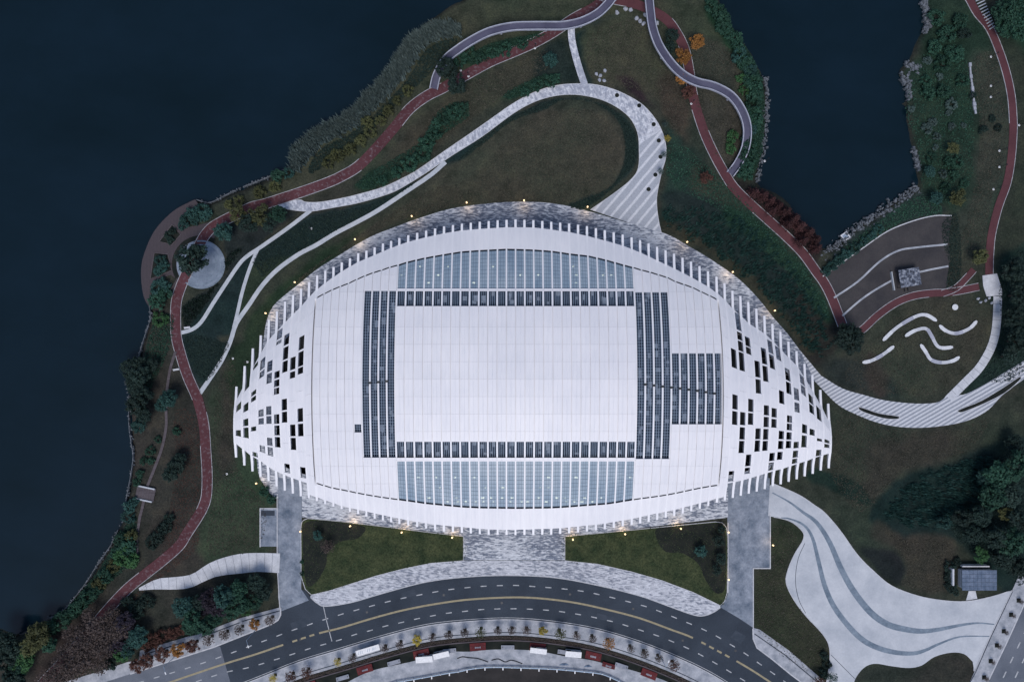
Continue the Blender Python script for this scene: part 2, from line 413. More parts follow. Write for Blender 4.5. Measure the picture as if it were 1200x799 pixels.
# planting zones: (polygon, colour of the ground cover, softness)
DRY = (.043, .040, .030); OLV = (.036, .038, .026); DTE = (.012, .021, .021); DGR = (.013, .030, .018); BRN = (.032, .029, .025); RED = (.040, .030, .026); LGR = (.030, .041, .026); PRP = (.024, .022, .026); MUD = (.027, .0245, .0215)
zones = [
 ([(505,0),(835,0),(850,25),(890,80),(895,180),(860,200),(800,90),(720,20),(600,70),(480,150),(420,205),(340,235),(290,240),(340,190),(450,90)], OLV, 8),
 ([(150,370),(205,360),(240,470),(245,560),(235,610),(120,720),(60,799),(0,799),(0,740),(60,725),(145,600),(150,450)], BRN, 8),
 ([(205,440),(240,470),(238,560),(232,600),(190,660),(150,690),(175,640),(205,560)], MUD, 8),
 ([(60,740),(130,720),(180,690),(230,640),(250,650),(160,690),(150,760),(60,799),(40,799)], (.034,.026,.024), 10),
 ([(190,640),(300,560),(306,690),(270,720),(160,760),(150,720)], BRN, 8),
 ([(245,470),(300,395),(312,560),(330,640),(240,660),(238,600),(250,540)], LGR, 8),
 ([(262,420),(276,460),(275,540),(256,560),(254,470)], BRN, 8),
 ([(255,395),(272,402),(238,458),(212,400),(228,390),(270,330)], DTE, 5),
 ([(240,350),(300,292),(368,250),(430,238),(490,212),(440,250),(350,300),(285,350),(272,395),(240,390),(215,390)], DTE, 3),
 ([(262,265),(305,258),(350,248),(300,288),(250,345),(220,385),(214,360),(240,340),(266,318)], (.016,.020,.020), 3),
 ([(282,345),(300,310),(345,300),(320,322),(296,350),(282,372)], (.022,.030,.020), 3),
 ([(315,345),(370,300),(440,258),(400,296),(340,340),(300,400),(280,470),(262,440),(290,380)], (.018,.028,.017), 5),
 ([(400,290),(500,215),(560,170),(640,130),(700,130),(735,160),(735,200),(690,240),(560,238),(460,265)], DRY, 6),
 ([(520,190),(560,160),(600,137),(650,116),(700,120),(740,145),(747,180),(735,205),(690,240),(668,240),(712,222),(728,200),(733,170),(722,138),(690,118),(660,116),(640,126),(620,133),(590,142),(565,157),(545,185)], DTE, 2.5),
 ([(425,208),(500,160),(512,130),(540,118),(552,138),(510,165),(505,185),(475,200),(440,222),(418,222)], DGR, 4),
 ([(440,205),(475,160),(520,115),(600,72),(640,55),(640,85),(600,110),(540,150),(490,185)], (.036,.034,.025), 6),
 ([(590,110),(640,85),(656,95),(640,102),(600,118)], DGR, 4),
 ([(556,60),(620,40),(655,38),(600,58),(560,78),(545,72)], DGR, 4),
 ([(655,45),(672,60),(684,98),(660,98),(630,108),(628,70)], (.016,.022,.020), 5),
 ([(672,45),(690,35),(720,20),(760,25),(700,25),(685,60),(696,96),(684,96)], DTE, 4),
 ([(690,35),(758,20),(765,60),(800,95),(805,140),(790,165),(760,110),(700,98),(685,75)], (.042,.043,.029), 6),
 ([(775,90),(803,100),(808,180),(790,160),(770,120)], (.040,.030,.024), 8),
 ([(720,88),(742,92),(758,115),(772,128),(760,124),(735,105)], (.022,.016,.018), 3),
 ([(775,135),(800,160),(840,200),(850,215),(930,300),(975,370),(990,400),(960,430),(925,390),(880,335),(820,292),(778,268),(772,235),(784,190)], (.018,.026,.021), 6),
 ([(785,150),(812,190),(820,220),(800,250),(776,262),(774,235),(784,190)], (.017,.030,.024), 6),
 ([(810,190),(845,205),(870,240),(850,250),(815,230)], (.030,.032,.024), 6),
 ([(775,225),(840,235),(920,300),(975,380),(955,425),(905,360),(860,315),(800,278)], (.013,.020,.019), 4),
 ([(930,330),(985,385),(960,430),(935,395)], (.020,.019,.017), 6),
 ([(850,240),(900,268),(950,325),(975,375),(960,370),(925,320),(880,280),(850,262)], (.013,.028,.018), 4),
 ([(775,272),(795,278),(860,320),(925,388),(945,412),(955,400),(920,365),(870,312),(800,266),(778,255)], (.030,.029,.021), 4),
 ([(810,105),(850,105),(875,150),(865,195),(850,195),(830,160)], (.044,.037,.031), 6),
 ([(805,40),(860,60),(890,100),(860,108),(815,92)], (.038,.035,.028), 6),
 ([(835,0),(850,20),(880,60),(898,110),(895,185),(870,210),(885,140),(865,75),(828,15)], DGR, 4),
 ([(880,215),(960,272),(962,300),(950,310),(905,262),(862,220)], (.020,.016,.015), 5),
 ([(960,320),(990,280),(1040,245),(1080,222),(1100,235),(1110,250),(1040,268),(990,303),(965,322)], (.020,.028,.026), 4),
 ([(1085,0),(1140,0),(1160,40),(1175,110),(1180,180),(1160,270),(1115,255),(1078,220),(1066,130),(1056,90),(1080,50)], (.016,.027,.019), 6),
 ([(1135,75),(1165,60),(1178,110),(1182,180),(1165,240),(1155,300),(1115,300),(1116,255),(1140,230),(1148,150)], (.032,.036,.028), 8),
 ([(1165,0),(1230,0),(1230,300),(1165,300),(1190,180),(1185,90)], (.024,.027,.020), 8),
 ([(1175,0),(1230,0),(1230,60),(1190,55)], DGR, 8),
 ([(1160,350),(1175,300),(1230,290),(1230,430),(1130,460),(1165,410),(1172,350)], (.012,.022,.018), 8),
 ([(1010,390),(1050,355),(1120,347),(1155,350),(1162,390),(1140,430),(1105,465),(1040,465),(985,448),(970,425),(1000,410)], (.036,.036,.027), 5),
 ([(965,430),(990,420),(1040,440),(1060,468),(1010,460),(975,447)], (.020,.024,.022), 8),
 ([(1018,415),(1040,440),(1036,460),(1020,455)], RED, 6),
 ([(975,480),(1050,502),(1120,500),(1200,450),(1230,440),(1230,700),(1165,695),(1070,695),(1010,650),(970,598),(915,565),(975,545)], (.028,.032,.024), 8),
 ([(1020,520),(1110,505),(1110,540),(1060,555),(1018,590),(1015,550)], (.033,.030,.025), 10),
 ([(955,548),(1000,562),(1022,588),(1010,592),(985,580),(945,560)], (.010,.020,.016), 3),
 ([(1050,560),(1105,545),(1140,530),(1230,520),(1230,690),(1170,690),(1130,640),(1100,630),(1060,635),(1030,620),(1020,600)], (.010,.018,.017), 4),
 ([(1030,612),(1060,628),(1110,628),(1120,650),(1120,690),(1075,694),(1050,685),(1062,665),(1050,645),(1020,632)], (.033,.030,.024), 5),
 ([(1010,638),(1050,645),(1062,668),(1055,688),(1040,680),(1020,662),(1005,645)], (.014,.015,.016), 4),
 ([(903,612),(940,625),(925,660),(922,690),(960,738),(972,770),(968,799),(945,790),(886,738),(886,668),(903,666)], (.026,.030,.019), 4),
 ([(1004,799),(1012,784),(1030,779),(1080,780),(1115,767),(1135,772),(1141,785),(1138,799)], (.026,.026,.022), 3),
]
base = np.array((.030, .031, .024))
col = np.ones(UU.shape + (3,)) * base
jit = nfield(22, 11)*9 + nfield(7, 12)*3
for poly, c, soft in zones:
    m_ = sdist(UU, VV, cr(poly, True, 3)) + jit*min(1, soft/6)
    t = np.clip((m_+soft)/(2*soft), 0, 1); t = t*t*(3-2*t)
    col = col*(1-t[..., None]) + np.array(c)*t[..., None]
# damp stones and mud at the water's edge
t = np.clip(1-(land_d-1)/6, 0, 1)[..., None]*.75
col = col*(1-t) + np.array((.022, .020, .019))*t
col = col*np.array((1.30, 1.38, 1.46))
ny, nx = UU.shape
verts = np.stack([(UU-600)*S, (399.5-VV)*S, Z], -1).reshape(-1, 3)
idx = np.arange(ny*nx).reshape(ny, nx)
faces = np.stack([idx[1:, :-1], idx[1:, 1:], idx[:-1, 1:], idx[:-1, :-1]], -1).reshape(-1, 4)
gm = bpy.data.meshes.new('ground')
gm.vertices.add(len(verts)); gm.vertices.foreach_set('co', verts.ravel())
gm.loops.add(faces.size); gm.loops.foreach_set('vertex_index', faces.ravel().astype(np.int32))
gm.polygons.add(len(faces)); gm.polygons.foreach_set('loop_start', np.arange(0, faces.size, 4, dtype=np.int32))
gm.update(calc_edges=True)
gm.polygons.foreach_set('use_smooth', np.ones(len(faces), bool))
at = gm.color_attributes.new('cover', 'FLOAT_COLOR', 'POINT')
at.data.foreach_set('color', np.concatenate([col.reshape(-1, 3), np.ones((ny*nx, 1))], 1).ravel())
m, nt, b = mat_new('ground cover')
a = N(nt, "ShaderNodeAttribute", attribute_name='cover')
v = wcoord(nt)
n1 = noise_tex(nt, v, .16, 6, .7); n2 = noise_tex(nt, v, 1.6, 5, .8); n3 = noise_tex(nt, v, .035, 3, .5)
c = mixc(nt, 1, a.outputs[0], ramp(nt, n1, [(.28, (.45, .52, .5)), (.5, (1, 1, 1)), (.74, (1.55, 1.45, 1.3))]), 'MULTIPLY')
c = mixc(nt, 1, c, ramp(nt, n2, [(.28, (.45, .45, .45)), (.5, (.95, .95, .95)), (.75, (1.75, 1.7, 1.65))]), 'MULTIPLY')
c = mixc(nt, 1, c, ramp(nt, n3, [(.35, (.85, 1.0, .92)), (.65, (1.07, 1.0, .98))]), 'MULTIPLY')
nt.links.new(c, b.inputs['Base Color']); b.inputs['Roughness'].default_value = .9; b.inputs['Specular IOR Level'].default_value = .08
bump(nt, b, n2, .8, .25)
gm.materials.append(m)
link('ground', gm, kind='structure')

m, nt, b = mat_new('lake water')
v = wcoord(nt)
n1 = noise_tex(nt, wcoord(nt, (1, 1.8, 1), .5), .014, 6, .62)
nt.links.new(ramp(nt, n1, [(.35, (.0026, .0100, .0150)), (.68, (.0048, .0150, .0250))]), b.inputs['Base Color'])
b.inputs['Roughness'].default_value = .12; b.inputs['IOR'].default_value = 1.33
bump(nt, b, noise_tex(nt, v, .5, 6, .65), .22, .08)
obj('lake', [(-4000, -4000, -1.1), (4000, -4000, -1.1), (4000, 4000, -1.1), (-4000, 4000, -1.1)], [(0, 1, 2, 3)], m, kind='structure')

# ================================================================== roads
C_YEL = cr([(150,816),(202,798),(261,778),(300,766),(332,755),(372,742),(400,735),(440,723),(475,714),(512,707),(550,702),(600,699.5),(637,701),(675,706),(712,714),(750,724),(787,737.5),(812,747),(850,767),(875,781),(900,797),(930,818)], n=4)
R_TOP = cr([(100,806),(153,789),(251,757.6),(318,731)], n=4) + [(326,726),(329,720),(329,711),(345,690)] + [(353,690),(358,692)] + cr([(364,699),(372,706),(382,709.5),(412,705),(450,694),(500,681),(550,675),(600,673.5),(650,676),(700,685),(750,697.5),(785,710),(812,719.5),(825,720.5),(837,716),(844,711)], n=4) + [(850,702),(856,700),(876,722),(881.5,732)] + cr([(882,736),(882.5,748),(887,758.5),(905,772),(927,790),(960,816)], n=4)
R_BOT = cr([(240,818),(300,795),(350,775),(400,760),(450,745),(500,732.5),(550,727),(600,725),(650,729),(700,737.5),(750,752.5),(800,772.5),(837,791),(870,812)], n=4)
road = sheet('road', R_TOP + R_BOT[::-1], M['asphalt'], z=.03)
sheet('road_worn_section', [(100,806),(153,788.5),(251,757.6),(258,757),(264,778),(272,806),(268,812),(160,830)], M['asphalt_old'], z=.036)
for u, v in ((352,749),(430,717),(520,697),(588,706),(668,696),(742,713),(800,750),(862,762)):
    x, y, _ = G(u, v); MB().disc((x, y), .42, .02, .038, 14).build('manhole_cover', M['dark_metal'], road)
for q in ([(470,694),(486,690),(488,697),(472,701)], [(700,718),(730,725),(728,731),(698,724)], [(340,730),(362,722),(366,731),(344,739)], [(862,738),(874,745),(868,754),(856,746)]):
    sheet('repair_patch', q, M['slate_patch'], z=.037, skirt=.01, parent=road)
def marking(name, uv, w_, mat): return ribbon(name, uv, w_/2, w_/2, M[mat], z=.042, th=.004, parent=road)
def between(uv, a, c): return [p for p in uv if a <= p[0] <= c]
for a, c in ((150, 332), (374, 812), (863, 930)):
    seg = [(a, np.interp(a, [p[0] for p in C_YEL], [p[1] for p in C_YEL]))] + between(C_YEL, a, c) + [(c, np.interp(c, [p[0] for p in C_YEL], [p[1] for p in C_YEL]))]
    marking('centre_line', seg, 2.2, 'line_yellow')
for a, c in ((334, 374), (815, 862)):
    for p in sub(between(C_YEL, a, c), 1, 6, 10.5): marking('centre_dash', p, 2.2, 'line_yellow')
UP = cr([(140,806),(230,779),(300,754),(340,739),(355,734),(372,728),(390,722.5),(408,717),(445,707),(465,702),(482,698.5),(519,691.5),(539,689),(558,687),(577,686),(596,685.5),(615,686),(674,691),(712,698.5),(749,708),(768,714),(804,728.5),(822,736),(839,744.5),(855,754),(872,764.5),(887,775),(925,802)], n=4)
DN = cr([(190,812),(258,789),(290,782),(311,776),(346,765),(364,759),(399,749),(416,743),(435,738),(452,733),(470,729),(489,724.5),(507,721),(524,718),(543,716),(561,714),(580,713),(615,713),(652,715.5),(687,721),(705,725),(724,729.5),(757,740),(775,746),(792,753),(810,761),(825,769),(840,777.5),(856,787),(880,802)], n=4)
for ln in (UP, DN):
    for p in sub(ln, 4, 7, 19): marking('lane_dash', p, 1.15, 'line_white')
for ln in (offset_line(R_BOT, -1.6),):
    marking('edge_line', ln, .7, 'line_white')
marking('stop_line', [(379,710),(383,728),(389,751)], .9, 'line_white')

def kerb(uv, name='kerb', w_=1.2, z=.16, parent=road, closed=False):
    return ribbon(name, uv, w_/2, w_/2, M['kerb'], z=z, th=.22, parent=parent)
kerb(offset_line(R_BOT, .6))
# boulevard at the lower right
boul = sheet('boulevard', [(1155,803),(1180,751),(1201,705),(1240,640),(1300,640),(1300,840),(1135,840)], M['asphalt_old'], z=.034)
for off in (16, 30):
    for p in sub([(1135+off, 845), (1155+off, 803), (1180+off, 751), (1201+off, 705), (1225+off, 655)], 0, 8, 19):
        ribbon('lane_dash', p, .7, .7, M['line_white'], z=.042, th=.004, parent=boul)

# ================================================================== driveways
dl = sheet('driveway_west', [(326,556),(354,556),(353,690),(362,703),(329,716),(326,700)], M['drive'], z=.045)
ribbon('kerb', [(325,584),(325,648)], .5, .5, M['kerb'], z=.2, parent=dl)
ribbon('kerb', [(325.5,671),(328,712)], .5, .5, M['kerb'], z=.2, parent=dl)
pb = sheet('parking_bay', [(305,596),(326,596),(326,640),(305,640)], M['drive'], z=.055)
ribbon('kerb', [(326,595.5),(305.5,595.5)], .6, .6, M['kerb'], z=.22, parent=pb)
ribbon('kerb', [(305,595),(305,640.5)], .6, .6, M['kerb'], z=.216, parent=pb)
sheet('entry_mat', [(306,598),(322,598),(322,604),(306,604)], M['asphalt'], z=.07, parent=pb)
dr = sheet('driveway_east', [(852,560),(902,560),(902,665),(883,666),(882.5,735),(866,724),(844,711),(849,705),(853,695)], M['drive'], z=.047)
for p, zz in (([(902.5,600),(902.5,664.8)], .2), ([(903,665.5),(883.2,665.5)], .206), ([(882.6,665),(882.6,736)], .202), ([(853,612),(853,694)], .2)):
    ribbon('kerb', p, .6, .6, M['kerb'], z=zz, parent=dr)

# ================================================================== paved ring, front sidewalk, lawns
RING = cr([(323,584),(315,576),(309,567),(303,555),(300,520),(300,460),(304,420),(308,404),(312,378),(320,359),(335,345),(350,333),(371,316),(392,302.6),(419,286),(440,275),(461,267),(480,259.7),(500,253),(523,246),(544,242),(569,239),(594,237),(615,236.7),(636,237.3),(663,241),(684,246),(722,257),(747,264),(774,272),(789,278),(806,288),(829,301.5),(860,322.5),(877,337.5),(892,354),(907,373),(922,390),(937,410)], n=3)
RING += [(955,445),(930,500),(900,552),(900,560),(853,560),(853,606),(700,624.5),(662,628),(662,656),(543,656),(543,627.5),(500,622),(400,610),(354,606),(354,560),(326,560),(326,584)]
sheet('paved_ring', RING, M['mosaic'], z=.10)
WALK = [(364,699)] + cr([(364,697),(385,692.5),(412,684),(440,675),(475,666),(505,660),(543,656.5)], n=4) + cr([(662,656.5),(700,661),(740,670),(775,680),(812,694),(844,709.5)], n=4) + [(844,711)] + cr([(837,716),(825,720.5),(812,719.5),(785,710),(750,697.5),(700,685),(650,676),(600,673.5),(550,675),(500,681),(450,694),(412,705),(382,709.5),(372,706),(364,699)], n=4)[:-1]
fs_ = sheet('front_sidewalk', WALK, M['mosaic_walk'], z=.14, skirt=.2)
ribbon('kerb', cr([(364,699.4),(372,706.3),(382,709.8),(412,705.3),(450,694.3),(500,681.3),(550,675.3),(600,673.8),(650,676.3),(700,685.3),(750,697.8),(785,710.3),(812,719.8),(825,720.8),(837,716.3),(844,711.3)], n=5), .5, .5, M['kerb'], z=.17, parent=fs_)
LAWN_L = cr([(353,675),(353,645),(353,618),(355,610),(361,607)], n=3) + [(400,610.6),(450,616.6),(500,623),(543,628)] + [(543,656.5),(505,659.5),(475,665.5),(440,674.5),(412,683.5),(385,692),(365,696.5),(358,690)]
LAWN_R = [(662,628),(700,624.5),(750,619.6),(800,614.6),(838,611)] + cr([(846,612),(851,618),(852.5,630)], n=3) + [(852.5,662),(852,694),(849,704),(844,709),(812,693.5),(775,679.5),(740,669.5),(700,660.5),(662,656.5)]
for nm, L in (('lawn_west', LAWN_L), ('lawn_east', LAWN_R)):
    lo = sheet(nm, L, M['lawn'], z=.17)
    ribbon('kerb', L + [L[0]], .35, .35, M['kerb'], z=.20, th=.12, parent=lo)
sheet('planting_bed', cr([(356,614),(372,609.5),(400,612),(428,617),(420,630),(400,634),(385,645),(382,662),(372,680),(360,686),(356,660),(355,635)], True, 4), M['bed'], z=.19)
sheet('planting_bed', cr([(770,619),(800,616),(836,613),(848,616),(850.5,640),(850.5,675),(848,692),(838,694),(826,678),(818,660),(800,648),(780,646),(770,632)], True, 4), M['bed'], z=.192)
# slivers of brick edging next to the driveways
# ================================================================== promenade to the east
PROM = [(937,410)] + cr([(962,440),(987,455),(1012,462.6),(1037,469),(1070,472.6),(1095,472),(1105,467.6),(1112,461),(1128,462.5),(1150,452.5),(1175,437.5),(1200,422.5),(1240,400)], n=4) + cr([(1240,418),(1200,444),(1175,462.5),(1158,480),(1138,491),(1113,497.6),(1080,501),(1050,499.6),(1025,494),(1000,484),(980,472.6),(955,447)], n=4)
ISL1 = cr([(1006,477),(1012,478),(1030,484),(1050,487),(1054,489),(1050,491),(1035,490),(1015,484),(1007,480)], True, 3)
ISL2 = cr([(1122,481),(1130,477),(1150,469),(1175,454),(1193,442),(1196,442),(1194,446),(1176,461),(1150,474),(1130,482),(1124,483)], True, 3)
prom = sheet('promenade', PROM, M['promenade'], z=.115)
for I in (ISL1, ISL2):
    sheet('planting_island', I, M['bed'], z=.135)
    ribbon('kerb', I + [I[0]], .35, .35, M['kerb'], z=.22, th=.15, parent=prom)
# ================================================================== loop path north of the stadium
LO_out = cr([(326,241),(338,236),(352,234.5),(358,237),(376,237),(401,232.5),(420,228),(448,220),(470,210),(490,199),(520,178),(550,157.5),(575,140),(600,122.5),(625,109),(650,101),(675,98.6),(700,100),(725,107.5),(750,121),(765,136),(775,152.5),(780,170),(780,185),(775,203),(770,227),(769.6,242),(772,260),(775,273)], n=4)
LO_in = cr([(692,246),(722,225),(740,210),(748,197),(749,175),(747,155),(737.5,137.5),(720,124),(700,115.5),(675,111),(650,112.5),(625,120),(600,134),(565,160),(530,182),(500,202),(469,221),(450,229),(419,238),(392,243),(366,247.5),(350,247),(336,245)], n=4)
loop = sheet('loop_path', LO_out + [(740,262)] + LO_in, M['loop'], z=.108)
LOB = [p for p in LO_out if p[1] > 150 and p[0] > 700] + [(740,262)] + [p for p in LO_in if p[1] > 168 and p[0] > 685]
sheet('loop_path_bands', LOB, M['loop_band'], z=.114)
for ln in (LO_out, LO_in): ribbon('kerb', ln, .4, .4, M['kerb'], z=.13, parent=loop)
for (u, v) in ((723,112),(749,124),(766,146),(772,165),(774,184),(768,205),(760,222)):
    x, y, _ = G(u, v)
    MB().disc((x, y), .75, .10, .135).build('tree_pit', M['bed'], loop)
# ramp from the loop path up to the footbridge
zr = lambda t: 4.6*(1-t)
RAMP = cr([(669.5,31),(670,45),(673,60),(678,78),(685,99)], n=5)
ramp_o = ribbon('ramp', RAMP, 4.0, 4.0, M['loop'], z=.16, th=.4, zf=zr)
for t in (2, 6, 10, 14):
    u, v = RAMP[t]; z = zr(t/(len(RAMP)-1))
    x, y, _ = G(u, v, z)
    if z > 1: MB().tube((x, y, -.3), (x, y, z-.2), .35, .35, 8).build('pier', M['parapet'], ramp_o)
# ================================================================== narrow footpaths
pA = cr([(364,247),(335,269),(305,290),(290,300),(280,310),(265,332),(250,355),(236,377),(225,386),(212,390)], n=4)
pB = cr([(302,292),(292.5,315),(284,342),(277.5,370),(274,384)], n=4)
pC = cr([(522,190),(505,205),(480,222),(444,246),(419,260),(392,274),(371,287),(350,298),(325,316),(307,335),(292,357),(277,379),(270,400),(260,422),(247,442),(234,461)], n=4)
for p, w_ in ((pA, 2.2), (pB, 2.0), (pC, 2.5)):
    ribbon('footpath', p, w_, w_, M['thin'])
def slab_path(name, uv, hw, step, mat, gap=.35):
    """separately laid slabs along a line, as parts of one path"""
    p = resample(uv, step); n = len(p)
    base_o = ribbon(name, resample(uv, 3), hw, hw, M['asphalt_old'], z=.06)
    lh = offset_line(p, -hw) ; rh = offset_line(p, hw)
    for i in range(n-1):
        q = [np.array(t) for t in (lh[i], lh[i+1], rh[i+1], rh[i])]
        d_ = (q[1]-q[0]); d_ = d_/np.linalg.norm(d_)*gap/2; e_ = (q[2]-q[3]); e_ = e_/np.linalg.norm(e_)*gap/2
        q = [q[0]+d_, q[1]-d_, q[2]-e_, q[3]+e_]
        sheet('slab', [tuple(t) for t in q], M[mat], z=.13+random.uniform(-.012, .012), skirt=.1, parent=base_o)
    return base_o
slab_path('garden_path', cr([(1169,347),(1168.7,365),(1167,386),(1163,403),(1156,418),(1146,433),(1133,446),(1112,467)], n=5), 5, 9.5, 'slab')
sheet('path_platform', [(1151,323),(1168,320.5),(1174,340),(1174,346),(1156,347.5),(1152,335)], M['slab'], z=.2)
WP = cr([(328,659.5),(300,658.5),(275,661),(250,667),(225,680),(205,683),(185,684),(163,690)], n=5)
WPh = [11.5, 11, 11.5, 9.5, 7, 7.5, 6.5, 1.5]
p = resample(WP, 9); hw = np.interp(np.linspace(0, 1, len(p)), np.linspace(0, 1, 8), WPh)
wp = ribbon('west_path', p, list(hw), list(hw), M['asphalt_old'], z=.056)
lh = offset_line(p, [-q for q in hw]); rh = offset_line(p, list(hw))
for i in range(len(p)-1):
    f = lambda a, c, t: tuple(np.array(a)*(1-t)+np.array(c)*t)
    sheet('slab', [f(lh[i], lh[i+1], .02), f(lh[i], lh[i+1], .98), f(rh[i], rh[i+1], .98), f(rh[i], rh[i+1], .02)], M['slab'], z=.12+random.uniform(-.01, .01), skirt=.1, parent=wp)

# ================================================================== running tracks
def track(name, uv, hw, z, mat='red'):
    o = ribbon(name, uv, hw, hw, M[mat], z=z)
    for s in (-1, 1):
        L = offset_line(uv, s*hw)
        # edging is broken and partly overgrown
        run = []
        for i, p in enumerate(L):
            run.append(p)
            if len(run) > random.randint(5, 14) or i == len(L)-1:
                if len(run) > 2 and random.random() < .8: ribbon('edging', run, .32, .32, M['track_edge'], z=z+.05+random.uniform(0, .02), th=.2, parent=o)
                run = [p]
    return o
TW = cr([(20,830),(60,790),(100,745),(128,712),(150,689),(172,671),(191,656),(210,639),(219,625),(232,605),(238,594),(242,581),(243,558),(241.5,530),(239,497),(233.5,474),(230,463),(219.5,439),(211.6,414),(207,395),(206,375),(207,353),(212.5,335),(219,320),(227,302),(235,285),(241,275),(249.6,266),(263.6,258),(278,251),(295,243),(311,239),(336,231),(360,223),(384.6,214),(401,206.5),(420,195),(440,175),(462,150),(480,128),(500,113),(520,103),(550,86),(575,72.5),(600,62),(625,51),(647,39),(672,22.5),(695,10),(711,-2)], n=4)
track('running_track', TW, 6.0, .150, 'red_worn')
TN = cr([(700,-6),(720,0),(740,4),(760,11),(780,22.5),(792,37.5),(802,57.5),(807.5,82.5),(811,107.5),(816,127.5),(825,155),(835,177.5),(847,200),(860,220),(880,240),(900,258),(920,276),(940,296),(956,318),(966,332),(975,350),(987,381)], n=4)
track('running_track', TN, 5.5, .156)
TE = cr([(1128,-14),(1136,0),(1145,16),(1159,33),(1170,58),(1178.6,84),(1184.7,112),(1187,140),(1187,156),(1185,184),(1180,214),(1170,242),(1162,274),(1159.5,300),(1159,322)], n=4)
track('running_track', TE, 4.6, .150)
track('running_track', cr([(1009,387),(1014,383),(1029,369),(1050,354.5),(1071,346.5),(1093,343.5),(1107,343),(1125,340.5),(1147,336)], n=4), 4.3, .150)
track('running_track', cr([(1104,344),(1120,337.5),(1133,325),(1141,316)], n=4), 3.8, .158)
# ================================================================== raised footbridge loop
def bridge(name, uv, zf, label):
    n = len(uv)
    e = empty(name, G(*uv[n//2])[:2] + (0,), label=label, cat='footbridge')
    inv = Vector(e.location)
    def rel(o): o.location = -inv; return o
    dk = rel(ribbon('deck', uv, 4.6, 4.6, M['bridge'], z=.2, th=.35, parent=e, zf=zf))
    for s in (-1, 1):
        rel(ribbon('parapet', offset_line(uv, s*4.5), .38, .38, M['parapet'], z=1.05, th=1.05, parent=e, zf=zf))
        rel(ribbon('coping', offset_line(uv, s*4.5), .55, .55, M['parapet'], z=1.2, th=.15, parent=e, zf=zf))
    for i in range(4, n-3, 9):
        z = zf(i/(n-1))
        if z > 1.2:
            x, y, _ = G(uv[i][0], uv[i][1], z)
            rel(MB().tube((x, y, -.6), (x, y, z-.1), .45, .35, 10).build('pier', M['parapet'], e))
bridge('footbridge', cr([(508,104),(512,88),(522,70),(537,57.5),(555,46),(575,36.5),(600,31),(625,30),(645,30),(662,29.5),(682,25),(700,16),(712,5),(720,-5),(740,-24),(765,-36)], n=4), lambda t: 5.0*min(1, t*3.0), 'violet grey raised footbridge curving along the reed bank over the red track')
bridge('footbridge', cr([(757,-34),(760,-18),(761,0),(762.5,15),(765,32),(772,52),(785,72),(800,87),(817,96),(837,101),(857,112),(870,130),(876,150),(874,172),(866,190),(856,204)], n=4), lambda t: 5.0*min(1, (1-t)*3.0), 'violet grey raised footbridge curling past the orange trees down to the red track')
# ================================================================== wave plaza
PL = [(900,604),(902,569)] + cr([(905,566),(915,570),(937,580),(955,592),(967,601),(985,622),(1005,650),(1025,670),(1045,686),(1075,697.5),(1105,703),(1132,704),(1160,699),(1186,691)], n=4) + [(1160,745),(1141,786)] + cr([(1140,775),(1130,766),(1115,764),(1095,769),(1080,779),(1065,782),(1045,780),(1025,777),(1012,782),(1002,795),(1000,806)], n=4) + cr([(967,806),(972,775),(971,755),(962,740),(945,722),(930,702),(921,682),(924,665),(932,647),(941,632),(940,622),(925,610),(900,604)], n=4)[:-1]
pl = sheet('wave_plaza', PL, M['concrete'], z=.12)
def taper(uv, wmax, mat, z, par):
    n = len(uv); wv = [wmax*(.18+.82*math.sin(math.pi*min(1, max(0, i/(n-1))))**1.4)/2 for i in range(n)]
    return ribbon('stone_stripe', uv, wv, wv, M[mat], z=z, th=.02, parent=par)
taper(cr([(905,577),(925,588),(941,600),(957,612),(972,635),(985,665),(1000,692),(1020,717),(1040,731),(1062,737),(1080,739),(1100,737),(1125,732),(1145,729.5),(1165,731)], n=4), 7.5, 'stripe', .135, pl)
taper(cr([(915,606.5),(925,607.5),(942,615),(952,630),(959,657),(966,685),(977,710),(995,734),(1012,750),(1030,759),(1050,764),(1070,765),(1085,761),(1100,754),(1125,745.5),(1159,745)], n=4), 6.5, 'stripe', .137, pl)
ribbon('joint', cr([(943,636),(935,655),(932,680),(936,702),(944,718)], n=4), .3, .3, M['asphalt'], z=.134, th=.02, parent=pl)
ribbon('joint', [(974,767),(1004,797)], .3, .3, M['asphalt'], z=.134, th=.02, parent=pl)
for ln in (PL[2:58], PL[-49:]): ribbon('kerb', ln, .4, .4, M['kerb'], z=.20, parent=pl)
sb_ = sheet('boulevard_sidewalk', [(1186,691),(1200,660),(1236,640),(1201,705),(1180,751),(1155,803),(1133,806),(1142,786),(1160,745)], M['sidewalk'], z=.15)
ribbon('kerb', [(1155,803),(1180,751),(1201,705)], .7, .7, M['kerb'], z=.2, parent=sb_)
ribbon('joint', [(1136,800),(1143,787),(1161,745.5),(1186.5,692)], .5, .5, M['asphalt'], z=.165, th=.02, parent=sb_)
